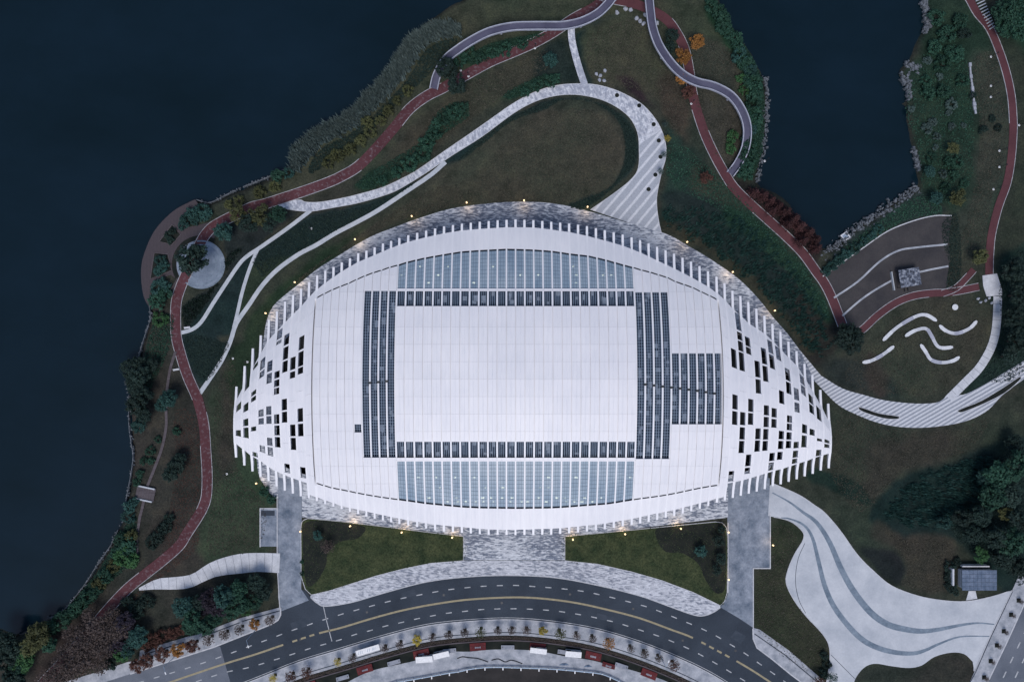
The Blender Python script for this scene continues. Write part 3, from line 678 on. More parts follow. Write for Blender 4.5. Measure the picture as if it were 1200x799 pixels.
# ================================================================== side sidewalks and the strip south of the road
SWW = [(329,711),(302,718),(281,724),(232,743),(218,746),(164,762),(163,773),(150,775),(120,785),(60,803),(120,806)] + cr([(100,806),(153,789),(251,757.6),(318,731)], n=4)[1:] + [(326,726),(329,720)]
sww = sheet('west_sidewalk', SWW, M['sidewalk'], z=.15)
ribbon('kerb', [(153,789),(251,757.6),(318,731),(326,726),(329,720),(329,712)], .7, .7, M['kerb'], z=.2, parent=sww)
for seg in ([(328,715),(303,722),(284,727.5)], [(281,729),(236,746)], [(216,752),(170,766)]):
    ribbon('drain', seg, .6, .6, M['asphalt'], z=.165, th=.02, parent=sww)
SWE = [(882,735),(890,737),(925,762),(964,796),(972,806),(948,806),(927,790),(905,772),(887,758.5),(882.5,748)]
swe = sheet('east_sidewalk', SWE, M['sidewalk'], z=.152)
ribbon('kerb', [(882.2,736),(882.5,748),(887,758.5),(905,772),(927,790),(946,804)], .7, .7, M['kerb'], z=.2, parent=swe)
ribbon('drain', [(884,742),(920,767),(962,802)], .6, .6, M['asphalt'], z=.167, th=.02, parent=swe)
def south(off): return offset_line(R_BOT, off)
sws = sheet('south_sidewalk', south(1.4) + south(19)[::-1], M['sidewalk'], z=.148)
ribbon('drain', south(15.5), .5, .5, M['asphalt'], z=.165, th=.02, parent=sws)
slot = sheet('sunken_bed', south(24) + south(40)[::-1], M['bed'], z=.05)
ribbon('low_wall', south(24.5), .6, .6, M['timber'], z=.55, th=.6, kind=None, label='low brown wall behind the south sidewalk hedge', cat='wall')
LT_TOP = cr([(395,806),(416,794),(437,785),(462,779),(485,774),(506,767),(525,763),(550,763),(577,760.6),(615,761),(640,764),(665,769),(690,772.5),(705,776),(727,781),(755,789),(774,795),(800,806)], n=4)
RAILP = cr([(445,806),(460,799),(481,795),(506,790.6),(525,787),(540,785),(552,782),(577,780),(615,781),(652,782.5),(690,786),(705,788),(726,797),(742,808)], n=4)
sheet('lower_walk', LT_TOP + RAILP[::-1], M['sidewalk'], z=.075)
sheet('bare_bank', RAILP + [(745,840),(440,840)], M['soil'], z=.065)
# ================================================================== dark terrace above the east lake
T_top = cr([(964,324),(987,307.5),(1012,290),(1040,271),(1070,259),(1095,253),(1115,253)], n=4)
ter = sheet('garden_terrace', T_top + cr([(1115,256),(1112,280),(1113,305),(1110,325),(1111,341)], n=3) + [(1093,340),(1071,342),(1050,350),(1029,364),(1012,380),(1000,388),(990,380),(978,348),(968,330)], M['terrace_dark'], z=.08)
ribbon('terrace_kerb', T_top, .6, .6, M['kerb'], z=.25, th=.3, parent=ter)
for L, hw in ((cr([(977,349),(1005,330),(1030,307),(1052,294),(1075,290),(1110,286.5)], n=4), 1.1), (cr([(987,370),(1007,352.5),(1025,340),(1046,328)], n=4), 1.1), ([(1070,320.5),(1090,316),(1111,312)], 1.1)):
    ribbon('terrace_step', L, hw, hw, M['sidewalk'], z=.22, th=.3, parent=ter)
# ================================================================== round plaza and lakeside deck
cx, cy = 235.6, 310
circ = lambda r, a0, a1, n: [(cx+r*math.cos(math.radians(a)), cy+r*math.sin(math.radians(a))) for a in np.linspace(a0, a1, n)]
DECK_OUT = cr([(175,360),(168.5,347),(165.5,324),(168,301),(181,271),(202,248.5),(222,237),(229,234)], n=5)
DECK_IN = cr([(236,245),(224,255),(238,262),(256,258),(262,263)], n=1)
deck = sheet('lakeside_deck', DECK_OUT + [(233,240),(224,246),(213,255),(222,266),(236,263),(254,258),(262,264),(235,300),(214,336),(206,345),(205,352),(199,340),(207,327),(200,322),(180,330),(176,342),(181,357)], M['brick'], z=.125)
for q in ([(202,263),(212,275),(201.5,287),(187,283)], [(181,296),(197,298),(201.5,317),(176.5,327)]):
    sheet('planting_bed', q, M['bed'], z=.16)
    ribbon('kerb', q + [q[0]], .5, .5, M['timber'], z=.25, th=.2, parent=deck)
sheet('planting_ring', circ(34, 150, 300, 30) + circ(29, 300, 150, 30), M['bed'], z=.142)
rp = sheet('round_plaza', circ(28.5, 0, 352, 60), M['round'], z=.148)
for r_ in (18, 23, 27.6): ribbon('paving_joint', circ(r_, -100, 130, 40), .8, .8, M['stripe'], z=.152, th=.006, parent=rp)
# boardwalk on the west bank
BW = cr([(206,412),(200,432),(196,457),(195,480),(195,500),(190,525),(180,552),(172,573),(167,595),(164,607),(161,630),(161,652)], n=4)
bw = ribbon('boardwalk', BW, 1.6, 1.6, M['timber'], z=.3, th=.12)
for i in range(3, len(BW)-2, 5):
    x, y, _ = G(*BW[i]); MB().box(x-.3, y-.12, -.5, x+.3, y+.12, .2).build('post', M['timber'], bw)
ang = math.radians(12)
def rotbox(u, v, hx, hy, a):
    return [(u+sx*hx*math.cos(a)-sy*hy*math.sin(a), v+sx*hx*math.sin(a)+sy*hy*math.cos(a)) for sx, sy in ((-1,-1),(1,-1),(1,1),(-1,1))]
vp = sheet('viewing_platform', rotbox(171, 578, 11, 8, ang), M['timber'], z=.42, skirt=.2)
for k in range(7):
    t = -9 + k*3
    sheet('plank', rotbox(171+t*math.cos(ang), 578+t*math.sin(ang), 1.35, 7.8, ang), M['timber'], z=.47+.004*(k % 3), skirt=.06, parent=vp)
for s in (-1, 1):
    a = [(171-10*math.cos(ang)-s*7.6*math.sin(ang), 578-10*math.sin(ang)+s*7.6*math.cos(ang)), (171+10*math.cos(ang)-s*7.6*math.sin(ang), 578+10*math.sin(ang)+s*7.6*math.cos(ang))]
    ribbon('bench', a, .8, .8, M['thin'], z=.95, th=.5, parent=vp)

# ================================================================== STADIUM
RU = lambda r: np.interp(r, [0, 10, 20, 46, 56, 70], [276, 371, 467.7, 740.5, 840.4, 972])
def tab(s): a = np.array(s, float).reshape(-1, 2); return lambda u: float(np.interp(u, a[:, 0], a[:, 1]))
tipT = tab([276,453,285,430,294.5,409,304,394,313,376,322,367,331,355,340.6,347,350,340,360,332,369,324,379,318,389,313.6,399,308,409,303,418.6,297,428,294,438,290,449,285,458.7,282,469,278.5,479.6,275,500,270,521,265,542,262,563,259.7,584,258,605,257,626,258,647.5,260,668.6,262,689,265,710,270,731,275,751.6,281.7,771.7,289.6,791.5,297.8,811,306.7,830.7,317.8,840.4,324,849.8,332,859,340.7,869,347,878.4,354,888,362,897,370,906.7,380,916,389,924.7,400,934,410.7,943,425,953,439,962.7,457,972,473])
edgT = tab([276,470,285,453,294.5,434,304,416,315,397,323,389,331.5,380,342,369,350,362,360,350,370,340,381,331,400,318,419,307,438,299,458.7,290,479.6,282.7,500.5,277.5,521,273,542,269.7,563,268,594.6,266,626,266.4,647.5,269,668.6,272,689,276.4,710,282,731,288,751.6,296,771.7,305.7,791.5,315,811,325,830.7,336,840,343,847.6,349,857,360,868,369.5,878,379,885,383.5,894.5,389,904,397.6,915,409,924.5,419,934,428,943,442,949.5,453,959.7,470,968.7,488,972,494])
tipB = tab([276,536,285,545,294.7,552,303.5,558,313,563,322,569,331,574,340.7,577.6,350,581,359.5,583,369.4,586.5,379,590,388.6,593,398.5,596,408,599,418,602,428,605,438,607.5,448,609.6,458,611.7,468,613.8,478,615.5,488.6,617.5,498.6,619,509,621,519,622.6,530,623.6,550,624.9,571.6,626.3,603,627,644.8,626.3,665,625,686,622.8,707,620.5,727.4,617,748,613.8,768,609.6,788,605,808,599.8,827.5,594,837,590,846.8,587,856.6,584,866,581.4,875.7,579,884.6,576.7,894.5,574,904,570,913.7,568,923.2,565,932.6,562,942.2,558.5,951.8,555.7,961,551.7,971.5,548.6])
edgBL = tab([276,519,285,526,294.4,534,304,539,313,546,323,552,331,555.5,341,559.5,350,562.5,360,566,371,570,840,569,848.5,567,866,563.6,875.7,561,884.6,558,894.5,555.5,904,552,913.7,550,923,547,932.7,543.6,942,541,952,537,961,534,972,531])
edgBS = tab([276,540,350,575,362,579.5,369,582,381,586.6,400,593,421,597.7,440,602,461,606.5,482,610.6,502.6,614,523.5,616.3,544,618,571.6,620.5,592.5,621,603,621,645,619.6,665,618.4,686,616,707,613.8,727,610.6,748,606.5,768,602,789,598,808,593,829,587.7,837,585,850,582,972,540])
gapT = tab([371,349,379,345,390,339.6,400,335.6,409.6,332,420,327,430.5,322.4,440,319,450,316,461,312,470,310,479.6,306.7,500.5,302,521,298.4,542,295,563,293.6,594.6,292,626,293,647.5,294.6,668.6,297.8,689,300,710,305,731,311,740.5,313.4,749,316,760,318.7,770,321.8,779.6,324.5,789.7,329.7,799.5,333,809,336,819,341,828.7,345.4,840,351])
gapB = tab([371,566,381,569,391,572,400,573.6,410.6,575.7,421,578,440,581.4,461,584.5,480,587,500.5,590,521,592,542,594,563,595,607,595.6,649,595,670,593.5,691,591.8,711.7,590.4,731.5,587,747,584.5,768,581.8,787,578.7,808,574,829,570,840,568.5])
nrmB = tab([276,530,371,582,502,614,620,621,748,606,840,584,972,540])
tt = lambda r: (RU(r)-624)/349.0
zE = lambda r: 16.5 - 8.0*abs(tt(r))**2.0
zM = lambda r: 27.5 - 17.6*abs(tt(r))**2.2
def roofz(r, v):
    u = RU(r); a, c = edgT(u), nrmB(u); s = abs((v-(a+c)/2)/((c-a)/2))
    if s > 1: return zE(r) - .10*(s-1)*(c-a)/2*S
    return zE(r) + (zM(r)-zE(r))*(1-(.12*s+.88*s**2.3))
def RX(r):
    i = int(math.floor(min(max(r, 0), 69.999))); f = r-i
    g = lambda q: (RU(q)-600)*S*(H-zE(q))/H
    return g(i)*(1-f) + g(i+1)*f
def RP(r, v, dz=0.0):
    z = roofz(r, v)
    return Vector((RX(r), (399.5-v)*S*(H-z)/H, z+dz))

def panelmat(name, c, dirt):
    """white coated metal, each sheet a little different, with rain streaks down the fall"""
    m, nt, b = mat_new(name)
    oi = nt.nodes.new("ShaderNodeObjectInfo")
    v = wcoord(nt, (1.2, .12, .3)); n = noise_tex(nt, v, 1.0, 5, .65); n2 = noise_tex(nt, wcoord(nt), .05, 3, .5)
    col = ramp(nt, n, [(.30, dirt), (.62, c)])
    col = mixc(nt, 1, col, ramp(nt, n2, [(.3, (.93, .94, .96)), (.7, (1.03, 1.03, 1.03))]), 'MULTIPLY')
    col = mixc(nt, 1, col, ramp(nt, oi.outputs['Random'], [(0, (.972, .974, .978)), (1, (1.0, 1.0, 1.0))]), 'MULTIPLY')
    nt.links.new(col, b.inputs['Base Color']); b.inputs['Roughness'].default_value = .45; b.inputs['Specular IOR Level'].default_value = .35
    return m
M['panel'] = panelmat('white roof panel', (.83, .805, .825), (.765, .75, .775))
M['rib'] = panelmat('white rib steel', (.84, .82, .84), (.79, .78, .80))
M['deck'] = mottled('dark roof deck', (.018, .032, .060), (.045, .070, .115), .3, fine=2)
M['slat'] = plain('grey blue louvre', (.27, .34, .44), .5)
M['equip'] = plain('grey roof equipment', (.20, .24, .31), .6, var=.3)
m, nt, b = mat_new('skylight glass')
g = ramp(nt, noise_tex(nt, wcoord(nt, (1, .4, 1)), .22, 3, .6), [(.3, (.24, .33, .43)), (.7, (.40, .48, .56))])
nt.links.new(g, b.inputs['Base Color'])
b.inputs['Roughness'].default_value = .38; b.inputs['Specular IOR Level'].default_value = .35; b.inputs['Alpha'].default_value = .86; b.inputs['IOR'].default_value = 1.5
M['glass'] = m
m, nt, b = mat_new('dark facade glass')
b.inputs['Base Color'].default_value = (.016, .022, .030, 1); b.inputs['Roughness'].default_value = .1
M['wallglass'] = m
M['mullion'] = plain('dark blue glazing bar', (.10, .145, .20), .5)
M['floor_in'] = mottled('dark terrace floor', (.020, .024, .030), (.045, .050, .058), .3)

sx, sy, _ = G(624, 445)
st = empty('stadium', (sx, sy, 0), label='huge white fish-shaped stadium roof with ribs, skylights and dark louvre bands on a paved ring', cat='stadium')
OFF = Vector((sx, sy, 0))
def sp(name, vs, fs, mat, kind=None, parent=None):
    return obj(name, [Vector(p)-OFF for p in vs], fs, mat, parent or st, kind=kind)
class SMB(MB):
    def build(s, name, mat, kind=None, parent=None): return sp(name, s.v, s.f, mat, kind, parent)

# ---- ribs
for r in range(71):
    u = RU(r); a, c = tipT(u), tipB(u)
    n = max(6, int((c-a)/9)); vs, fs = [], []
    for i in range(n+1):
        v = a + (c-a)*i/n
        e = min(1, min(i, n-i)/2.0); hw = .36 + .05*e
        dp = .5 + 1.0*e
        if edgT(u)+3 < v < edgBS(u)-3 and 10 < r < 56: hw = .25; dp = .7
        drop = 1.5 if (r in (10, 56) and gapT(u)+2 < v < gapB(u)-2) else .34
        p = RP(r, v, -drop)
        vs += [p+Vector((-hw, 0, 0)), p+Vector((hw, 0, 0)), p+Vector((hw, 0, -dp)), p+Vector((-hw, 0, -dp))]
    for i in range(n):
        q = 4*i
        fs += [(q+j, q+4+j, q+4+(j+1) % 4, q+(j+1) % 4) for j in range(4)]
    fs += [(0, 1, 2, 3), (4*n+3, 4*n+2, 4*n+1, 4*n)]
    sp('rib', vs, fs, M['rib'])

def panel_geo(r0, r1, v0, v1, dz, th=.25, n=1, gv=.05):
    """curved roof sheet between two ribs (v in map rows) with a standing seam down its middle; v0/v1 may be (left,right) pairs"""
    vl = v0 if isinstance(v0, tuple) else (v0, v0); vr = v1 if isinstance(v1, tuple) else (v1, v1)
    vs, fs = [], []
    rm = (r0+r1)/2
    fr = (0, .470, .5, .530, 1)
    for i in range(n+1):
        t = i/n
        for f in fr:
            a = vl[0]*(1-f)+vl[1]*f + gv; c = vr[0]*(1-f)+vr[1]*f - gv
            vs.append(RP(r0+(r1-r0)*f, a+(c-a)*t, dz + (.045 if f == .5 else 0)))
    k = len(vs)
    for i in range(n):
        for j in range(4):
            q = i*5+j; fs.append((q, q+5, q+6, q+1))
    ring = [i*5 for i in range(n+1)] + [n*5+j for j in range(1, 5)] + [i*5+4 for i in range(n-1, -1, -1)] + [j for j in range(3, 0, -1)]
    for q in ring: vs.append(vs[q] - Vector((0, 0, th)))
    L = len(ring)
    for i in range(L): fs.append((ring[i], k+i, k+(i+1) % L, ring[(i+1) % L]))
    return vs, fs

GAP = .034
panels = []
def add_panel(j, v0, v1, dz=0.0, n=1, gl=GAP, gr=GAP, name='roof_panel'):
    panels.append((name, j, panel_geo(j+gl, j+1-gr, v0, v1, dz + random.uniform(-.02, .02), n=n)))
ROWS = [281+20.4*i for i in range(17)]
GLT, BMT, LVT0, LVT1 = 338.0, 341.2, 341.4, 358.6
LVB0, LVB1, BMB, GLB = 517.5, 536.0, 536.2, 540.5
for j in range(10, 56):
    u0, u1 = RU(j), RU(j+1); gt, gb = (gapT(u0)+1.0, gapT(u1)+1.0), (gapB(u0)-1.0, gapB(u1)-1.0)
    ex = []
    if 20 <= j < 46: ex = [(gt, LVT1), (LVB0, gb)]
    elif 16 <= j < 20: ex = [(341.0, 536.0)]
    elif 46 <= j < 50: ex = [(342.5, 537.5)]
    elif 50 <= j: ex = [(414.0, 497.0)]
    elif j == 15: ex = [(497.0, 506.5)]
    spans = []; cur = gt
    for a, c in ex:
        if a is not gt: spans.append((cur, a))
        cur = c
    if cur is not gb: spans.append((cur, gb))
    for a, c in spans:
        am = max(a) if isinstance(a, tuple) else a; cm = min(c) if isinstance(c, tuple) else c
        cuts = [q for q in ROWS if am+4 < q < cm-4]
        ed = [a] + cuts + [c]
        gl = .09 if j == 10 else GAP; gr = .09 if j == 55 else GAP
        for p0, p1 in zip(ed[:-1], ed[1:]): add_panel(j, p0, p1, gl=gl, gr=gr)
# keep 300 panels as single parts, the rest as one joined part
order = sorted(range(len(panels)), key=lambda i: -abs(panels[i][2][0][5*1][1]-panels[i][2][0][0][1]))
single, rest = order[:300], order[300:]
for i in single: sp('roof_panel', *panels[i][2], M['panel'])
if rest:
    V, F = [], []
    for i in rest:
        n = len(V); V += panels[i][2][0]; F += [tuple(q+n for q in f) for f in panels[i][2][1]]
    sp('roof_panel_field', V, F, M['panel'], kind='stuff')
# ---- eave panels outside the step in the roof
for j in range(9, 57):
    u0, u1 = RU(j), RU(j+1)
    if 10 <= j < 56:
        sp('eave_panel', *panel_geo(j+GAP, j+1-GAP, (edgT(u0), edgT(u1)), (gapT(u0)-.7, gapT(u1)-.7), -.45, n=3), M['panel'])
        sp('eave_panel', *panel_geo(j+GAP, j+1-GAP, (gapB(u0)+.7, gapB(u1)+.7), (edgBS(u0), edgBS(u1)), -.45, n=3), M['panel'])
# ---- roof deck hidden below panels, louvres and skylights
vs, fs = [], []
n = 14
for j in range(10, 57):
    u = RU(j); a, c = gapT(u)-2.5, gapB(u)+2.5
    for i in range(n+1): vs.append(RP(j, a+(c-a)*i/n, -1.9))
for j in range(46):
    for i in range(n):
        q = j*(n+1)+i; fs.append((q, q+1, q+n+2, q+n+1))
sp('roof_deck', vs, fs, M['deck'])
# ---- white beams between skylight and louvre bands
for a, c in ((GLT, BMT), (BMB, GLB)):
    for j in range(20, 46): sp('cross_beam', *panel_geo(j+.02, j+.98, a, c, -.12, n=1, gv=.0), M['panel'])
# ---- skylight panes
bars = SMB()
for j in range(20, 46):
    u0, u1 = RU(j), RU(j+1)
    for a, c in (((gapT(u0)+1.2, gapT(u1)+1.2), (GLT, GLT)), ((GLB, GLB), (gapB(u0)-1.2, gapB(u1)-1.2))):
        vs, fs = [], []; k = 5
        for i in range(k):
            t = i/(k-1)
            for f, q in ((.07, 0), (.93, 1)):
                vs.append(RP(j+f, a[q]*(1-t)+c[q]*t, -.62))
        for i in range(k-1): fs.append((2*i, 2*i+2, 2*i+3, 2*i+1))
        sp('skylight_pane', vs, fs, M['glass'])
        for f in (.08, .36, .64, .92):
            for i in range(4):
                bars.bar(RP(j+f, a[0]+(c[0]-a[0])*i/4, -.57), RP(j+f, a[0]+(c[0]-a[0])*(i+1)/4, -.57), .09, .1)
        m_ = int(abs(c[0]-a[0])/4.2)
        for i in range(m_+1):
            v = a[0]+(c[0]-a[0])*i/m_; v2 = a[1]+(c[1]-a[1])*i/m_
            bars.bar(RP(j+.07, v, -.57), RP(j+.93, v2, -.57), .08, .1)
bars.build('glazing_bars', M['mullion'], kind='stuff')
# lit rooms seen through the skylights
for j in range(20, 46):
    for v, pr in ((588.5, .8), (584, .45), (572, .25), (560, .18), (331, .2), (322, .12), (312, .15)):
        u = RU(j)
        if v < 340 and v < gapT(u)+5: continue
        if v > 500 and v > gapB(u)-3: continue
        if random.random() < pr:
            p = RP(j+random.uniform(.3, .7), v, -1.2); hx = random.uniform(.2, .5); hy = random.uniform(.12, .28)
            SMB().box(p.x-hx, p.y-hy, p.z-.1, p.x+hx, p.y+hy, p.z).build('room_lamp', M['lamp_white'])
# ---- louvre bands: thin slats over the dark deck, with plant units below
def louvre(j, v0, v1, across, nsl=4):
    mb = SMB()
    L = v1-v0; n = max(1, int(L/22))
    for f in [(.10 + .80*k/(nsl-1)) for k in range(nsl)]:
        for i in range(n):
            mb.bar(RP(j+f, v0+L*i/n, -.75), RP(j+f, v0+L*(i+1)/n, -.75), .11, .14)
    if across:
        m_ = int(L/across)
        for i in range(m_+1): mb.bar(RP(j+.1, v0+L*i/m_, -.72), RP(j+.9, v0+L*i/m_, -.72), .09, .1)
    o = mb.build('louvre', M['slat'])
    v = v0 + 2
    while v < v1-3:
        if random.random() < (.22 if across else .4):
            q = RP(j+random.uniform(.3, .7), v, -1.75); hx, hy = random.uniform(.25, .75), random.uniform(.3, 1.3)
            SMB().box(q.x-hx, q.y-hy, q.z-.3, q.x+hx, q.y+hy, q.z+random.uniform(.1, .5)).build('plant_unit', M['equip'], parent=o)
        v += random.uniform(3, 8)
for j in range(20, 46):
    louvre(j, LVT0, LVT1, None, 5); louvre(j, LVB0, LVB1, None, 5)
for j in range(16, 20): louvre(j, 341.4, 535.6, 3.4)
for j in range(46, 50): louvre(j, 343, 537, 3.4)
for j in range(50, 56): louvre(j, 414.5, 496.5, 3.4)
louvre(15, 497.4, 506, 2.5)

# ridge joints of the ribs over the louvres
for r in list(range(17, 20)) + list(range(47, 56)):
    u = RU(r); p = RP(r, (edgT(u)+nrmB(u))/2, -.30)
    SMB().box(p.x-.45, p.y-.35, p.z-.3, p.x+.45, p.y+.35, p.z+.06).build('rib_joint', M['dark_metal'])
# ---- open lattice at both ends: openings read bay by bay
OPEN = {0:[(473,481),(504,511)], 1:[(443,456),(473,482),(491,499),(501,513)], 2:[(426,431),(458,463),(465,470),(500,505),(530,535)],
 3:[(420,432.5),(434.5,442),(480,488),(490,497),(522,530)], 4:[(423,435),(437.5,449),(476,486),(487.5,496.5),(513,522),(524,534)],
 5:[(386,397),(399,403),(435,443),(445,453),(454.5,462),(485.5,496.5),(498.5,510),(512,524)], 6:[(391.5,404),(406.5,421),(423,436),(467.5,480.5),(482.5,495),(543.5,554)],
 7:[(418.5,433),(435.5,443),(497.5,511),(513,527)], 8:[(394,409.5),(412,429),(430.5,438),(478.5,494),(496.5,511),(547.5,560)],
 57:[(409,431),(462.6,479.5),(482,497.6),(552,564)], 58:[(367,387),(389.5,398.5),(400,411.5),(413,434.5),(483,498),(500.7,514.8),(516.6,530.7)],
 59:[(395,406),(407.2,415),(467.7,482.4),(484,497.6),(532.6,546),(548,555)], 60:[(423,442),(444.6,461),(502,514.5),(516,529)],
 61:[(408,426.6),(429,447),(475,486.5),(488.5,500.4),(502.6,515),(516.6,528)], 62:[(399,414),(415.8,432),(478.4,489),(491,501),(530.7,540),(542,551)],
 63:[(406.5,422),(458,473),(505,514.5),(516.6,526),(529.5,538.5)], 64:[(432,446),(448,461.5),(487,495),(496.4,504),(506.5,515),(516.6,525)],
 65:[(455,468.7),(472,483),(517.7,525),(528,536),(537.4,543)], 66:[(440,450.5),(452,463),(497.5,507.6),(510.4,524)], 67:[(463,473),(474.5,484.5),(503,510)],
 68:[(477.7,492.4),(514,517),(527,534)], 69:[(515.5,519),(520.5,524.5)]}
for j in list(range(0, 10)) + list(range(56, 70)):
    u0, u1 = RU(j), RU(j+1)
    solid = j in (9, 56)
    eb = edgBS if solid else edgBL
    top, bot = (edgT(u0), edgT(u1)), (eb(u0), eb(u1))
    sl = (edgT(u1)-edgT(u0))*.35          # openings follow the slope of the shell edge
    def pair(v):
        w_ = np.clip((v-max(top))/max(1, (min(bot)-max(top))), 0, 1)
        s = (top[1]-top[0])*(1-w_)*.55 + (bot[1]-bot[0])*w_*.55
        return (v-s/2, v+s/2)
    cur = top; spans = []
    for a, c in sorted(OPEN.get(j, [])):
        spans.append((cur, pair(a))); cur = pair(c)
    spans.append((cur, bot))
    gl, gr = (.03, .10) if j == 9 else (.10, .03) if j == 56 else (.03, .03)
    for a, c in spans:
        L = (c[0]+c[1]-a[0]-a[1])/2
        if L < .6: continue
        k = max(1, int(round(L/24)))
        for i in range(k):
            p0 = tuple(a[q]+(c[q]-a[q])*i/k for q in (0, 1)); p1 = tuple(a[q]+(c[q]-a[q])*(i+1)/k for q in (0, 1))
            sp('end_panel', *panel_geo(j+gl, j+1-gr, p0, p1, -.25 if not solid else -.35, n=2, gv=.07), M['panel'])
# ---- glazed body under the roof
top_l = [(r, edgT(RU(r))+max(10, 26-abs(r-35)*.2)) for r in range(5, 66, 2)]
bot_l = [(r, edgBL(RU(r))-8) for r in range(65, 4, -2)]
loopv = top_l + bot_l
vs, fs = [], []; n = len(loopv)
for r, v in loopv:
    p = RP(r, v, -2.2); vs += [Vector((p.x, p.y, 0.1)), p]
for i in range(n):
    a, c = 2*i, 2*((i+1) % n); fs.append((a, c, c+1, a+1))
sp('glass_wall', vs, fs, M['wallglass'])
for i in range(n):
    p = vs[2*i]; q = vs[2*i+1]
    SMB().tube(p, q, .28, .22, 6).build('column', M['rib'])
loops = [[Vector((p.x, p.y, .35)) for p in vs[0::2]]]
tr = tessellate_polygon(loops)
fs = []
for t in tr:
    a, b_, c = (loops[0][i] for i in t); fs.append(t if (b_-a).cross(c-a).z > 0 else (t[0], t[2], t[1]))
sp('inner_floor', loops[0], fs, M['floor_in'])

# ================================================================== VEGETATION
def rdir(r):
    a = r.uniform(0, 2*math.pi); z = r.uniform(-1, 1); s = math.sqrt(1-z*z)
    return Vector((s*math.cos(a), s*math.sin(a), z))
def leaf(vs, fs, p, n, sz, r):
    x = n.orthogonal().normalized(); y = n.cross(x)
    a = r.uniform(0, 6.28); x, y = x*math.cos(a)+y*math.sin(a), y*math.cos(a)-x*math.sin(a)
    k = len(vs); w_ = sz*r.uniform(.6, 1.1); h_ = sz*r.uniform(.7, 1.3)
    vs += [p-x*w_*.5, p-y*h_*.15+x*w_*.0-n*sz*.1, p+x*w_*.5, p+y*h_]
    fs.append((k, k+1, k+2, k+3))
def crown(seed, kind):
    r = random.Random(seed); vs, fs = [], []
    if kind in ('round', 'loose'):
        ncl, per, sz = (46, 42, .15) if kind == 'round' else (30, 40, .15)
        lobes = [(rdir(r), r.uniform(-.28, .22)) for _ in range(7)]
        for _ in range(ncl):
            d = rdir(r); d.z = abs(d.z)*.9 - .25
            d.normalize()
            rad = 1 + sum(w_*max(0, d.dot(l))**3 for l, w_ in lobes)
            c = d*rad*r.uniform(.45, .95); c.z = c.z*.75 + 1.55
            cr_ = r.uniform(.18, .34)
            for _ in range(per):
                q = rdir(r); p = c + q*cr_*r.random()**.4
                n = (q + Vector((0, 0, .7)) + rdir(r)*.5).normalized()
                leaf(vs, fs, p, n, sz*r.uniform(.7, 1.3), r)
    elif kind == 'shrub':
        for _ in range(26):
            a = r.uniform(0, 6.28); q = math.sqrt(r.random())*.85; c = Vector((math.cos(a)*q, math.sin(a)*q, .25+.65*(1-q*q)*r.uniform(.6, 1.1)))
            cr_ = r.uniform(.16, .3)
            for _ in range(26):
                e = rdir(r); p = c + e*cr_*r.random()**.4
                if p.z < .02: p.z = .03
                leaf(vs, fs, p, (e+Vector((0, 0, .6))+rdir(r)*.5).normalized(), .17*r.uniform(.7, 1.3), r)
    elif kind == 'feather':     # cypress-like, layered feathery sprays
        for _ in range(60):
            a = r.uniform(0, 6.28); t = r.random(); L = (1-t*.85)*r.uniform(.65, 1.1); z0 = .6+t*2.3
            for k in range(16):
                f = (k+1)/16
                p = Vector((math.cos(a)*L*f, math.sin(a)*L*f, z0-.25*f)) + rdir(r)*.09
                leaf(vs, fs, p, (Vector((0, 0, 1))+rdir(r)*.6).normalized(), .13*r.uniform(.7, 1.3), r)
    elif kind == 'thin':        # half-bare street tree
        for _ in range(260):
            d = rdir(r); d.z = abs(d.z); p = d*r.random()**.5; p = Vector((p.x, p.y, p.z*1.0+1.5))
            leaf(vs, fs, p, (Vector((0, 0, 1))+rdir(r)*.8).normalized(), .17*r.uniform(.6, 1.2), r)
    return vs, fs
def twigs(seed, n, top, spread, th):
    r = random.Random(seed); mb = MB()
    z1 = top*.5
    mb.tube((0, 0, -.12), (.03, .02, z1), th, th*.7, 6)
    for i in range(n):
        a = 6.283*i/n + r.uniform(-.4, .4); L = spread*r.uniform(.6, 1.0)
        m_ = Vector((math.cos(a)*L*.45, math.sin(a)*L*.45, z1+(top-z1)*r.uniform(.25, .5)))
        e = Vector((math.cos(a)*L, math.sin(a)*L, z1+(top-z1)*r.uniform(.6, 1.0)))
        s0 = Vector((.03, .02, z1*r.uniform(.7, 1.0)))
        mb.tube(s0, m_, th*.5, th*.3, 4, False); mb.tube(m_, e, th*.3, th*.1, 4, False)
        for _ in range(3):
            q = m_.lerp(e, r.uniform(.2, .8)); mb.tube(q, q+(rdir(r)+Vector((0, 0, .5)))*L*.35, th*.18, th*.06, 3, False)
    return mb.v, mb.f
PROTO = {}
for kind, nv in (('round', 4), ('loose', 3), ('shrub', 4), ('feather', 2), ('thin', 3)):
    PROTO[kind] = []
    for i in range(nv):
        cv, cf = crown(100+i*7+len(kind), kind)
        if kind == 'shrub': tv, tf = twigs(i, 5, .55, .45, .05)
        elif kind == 'thin': tv, tf = twigs(i, 11, 2.3, 1.0, .07)
        elif kind == 'feather': tv, tf = twigs(i, 4, 2.9, .4, .08)
        else: tv, tf = twigs(i, 7, 1.9, .75, .10)
        PROTO[kind].append((mesh('crown_'+kind, cv, cf, M['leaf_green']), mesh('trunk_'+kind, tv, tf, M['bark'])))
ZC = dict(round=1.6, loose=1.6, shrub=.5, feather=1.5, thin=1.9)
_pc = [0]
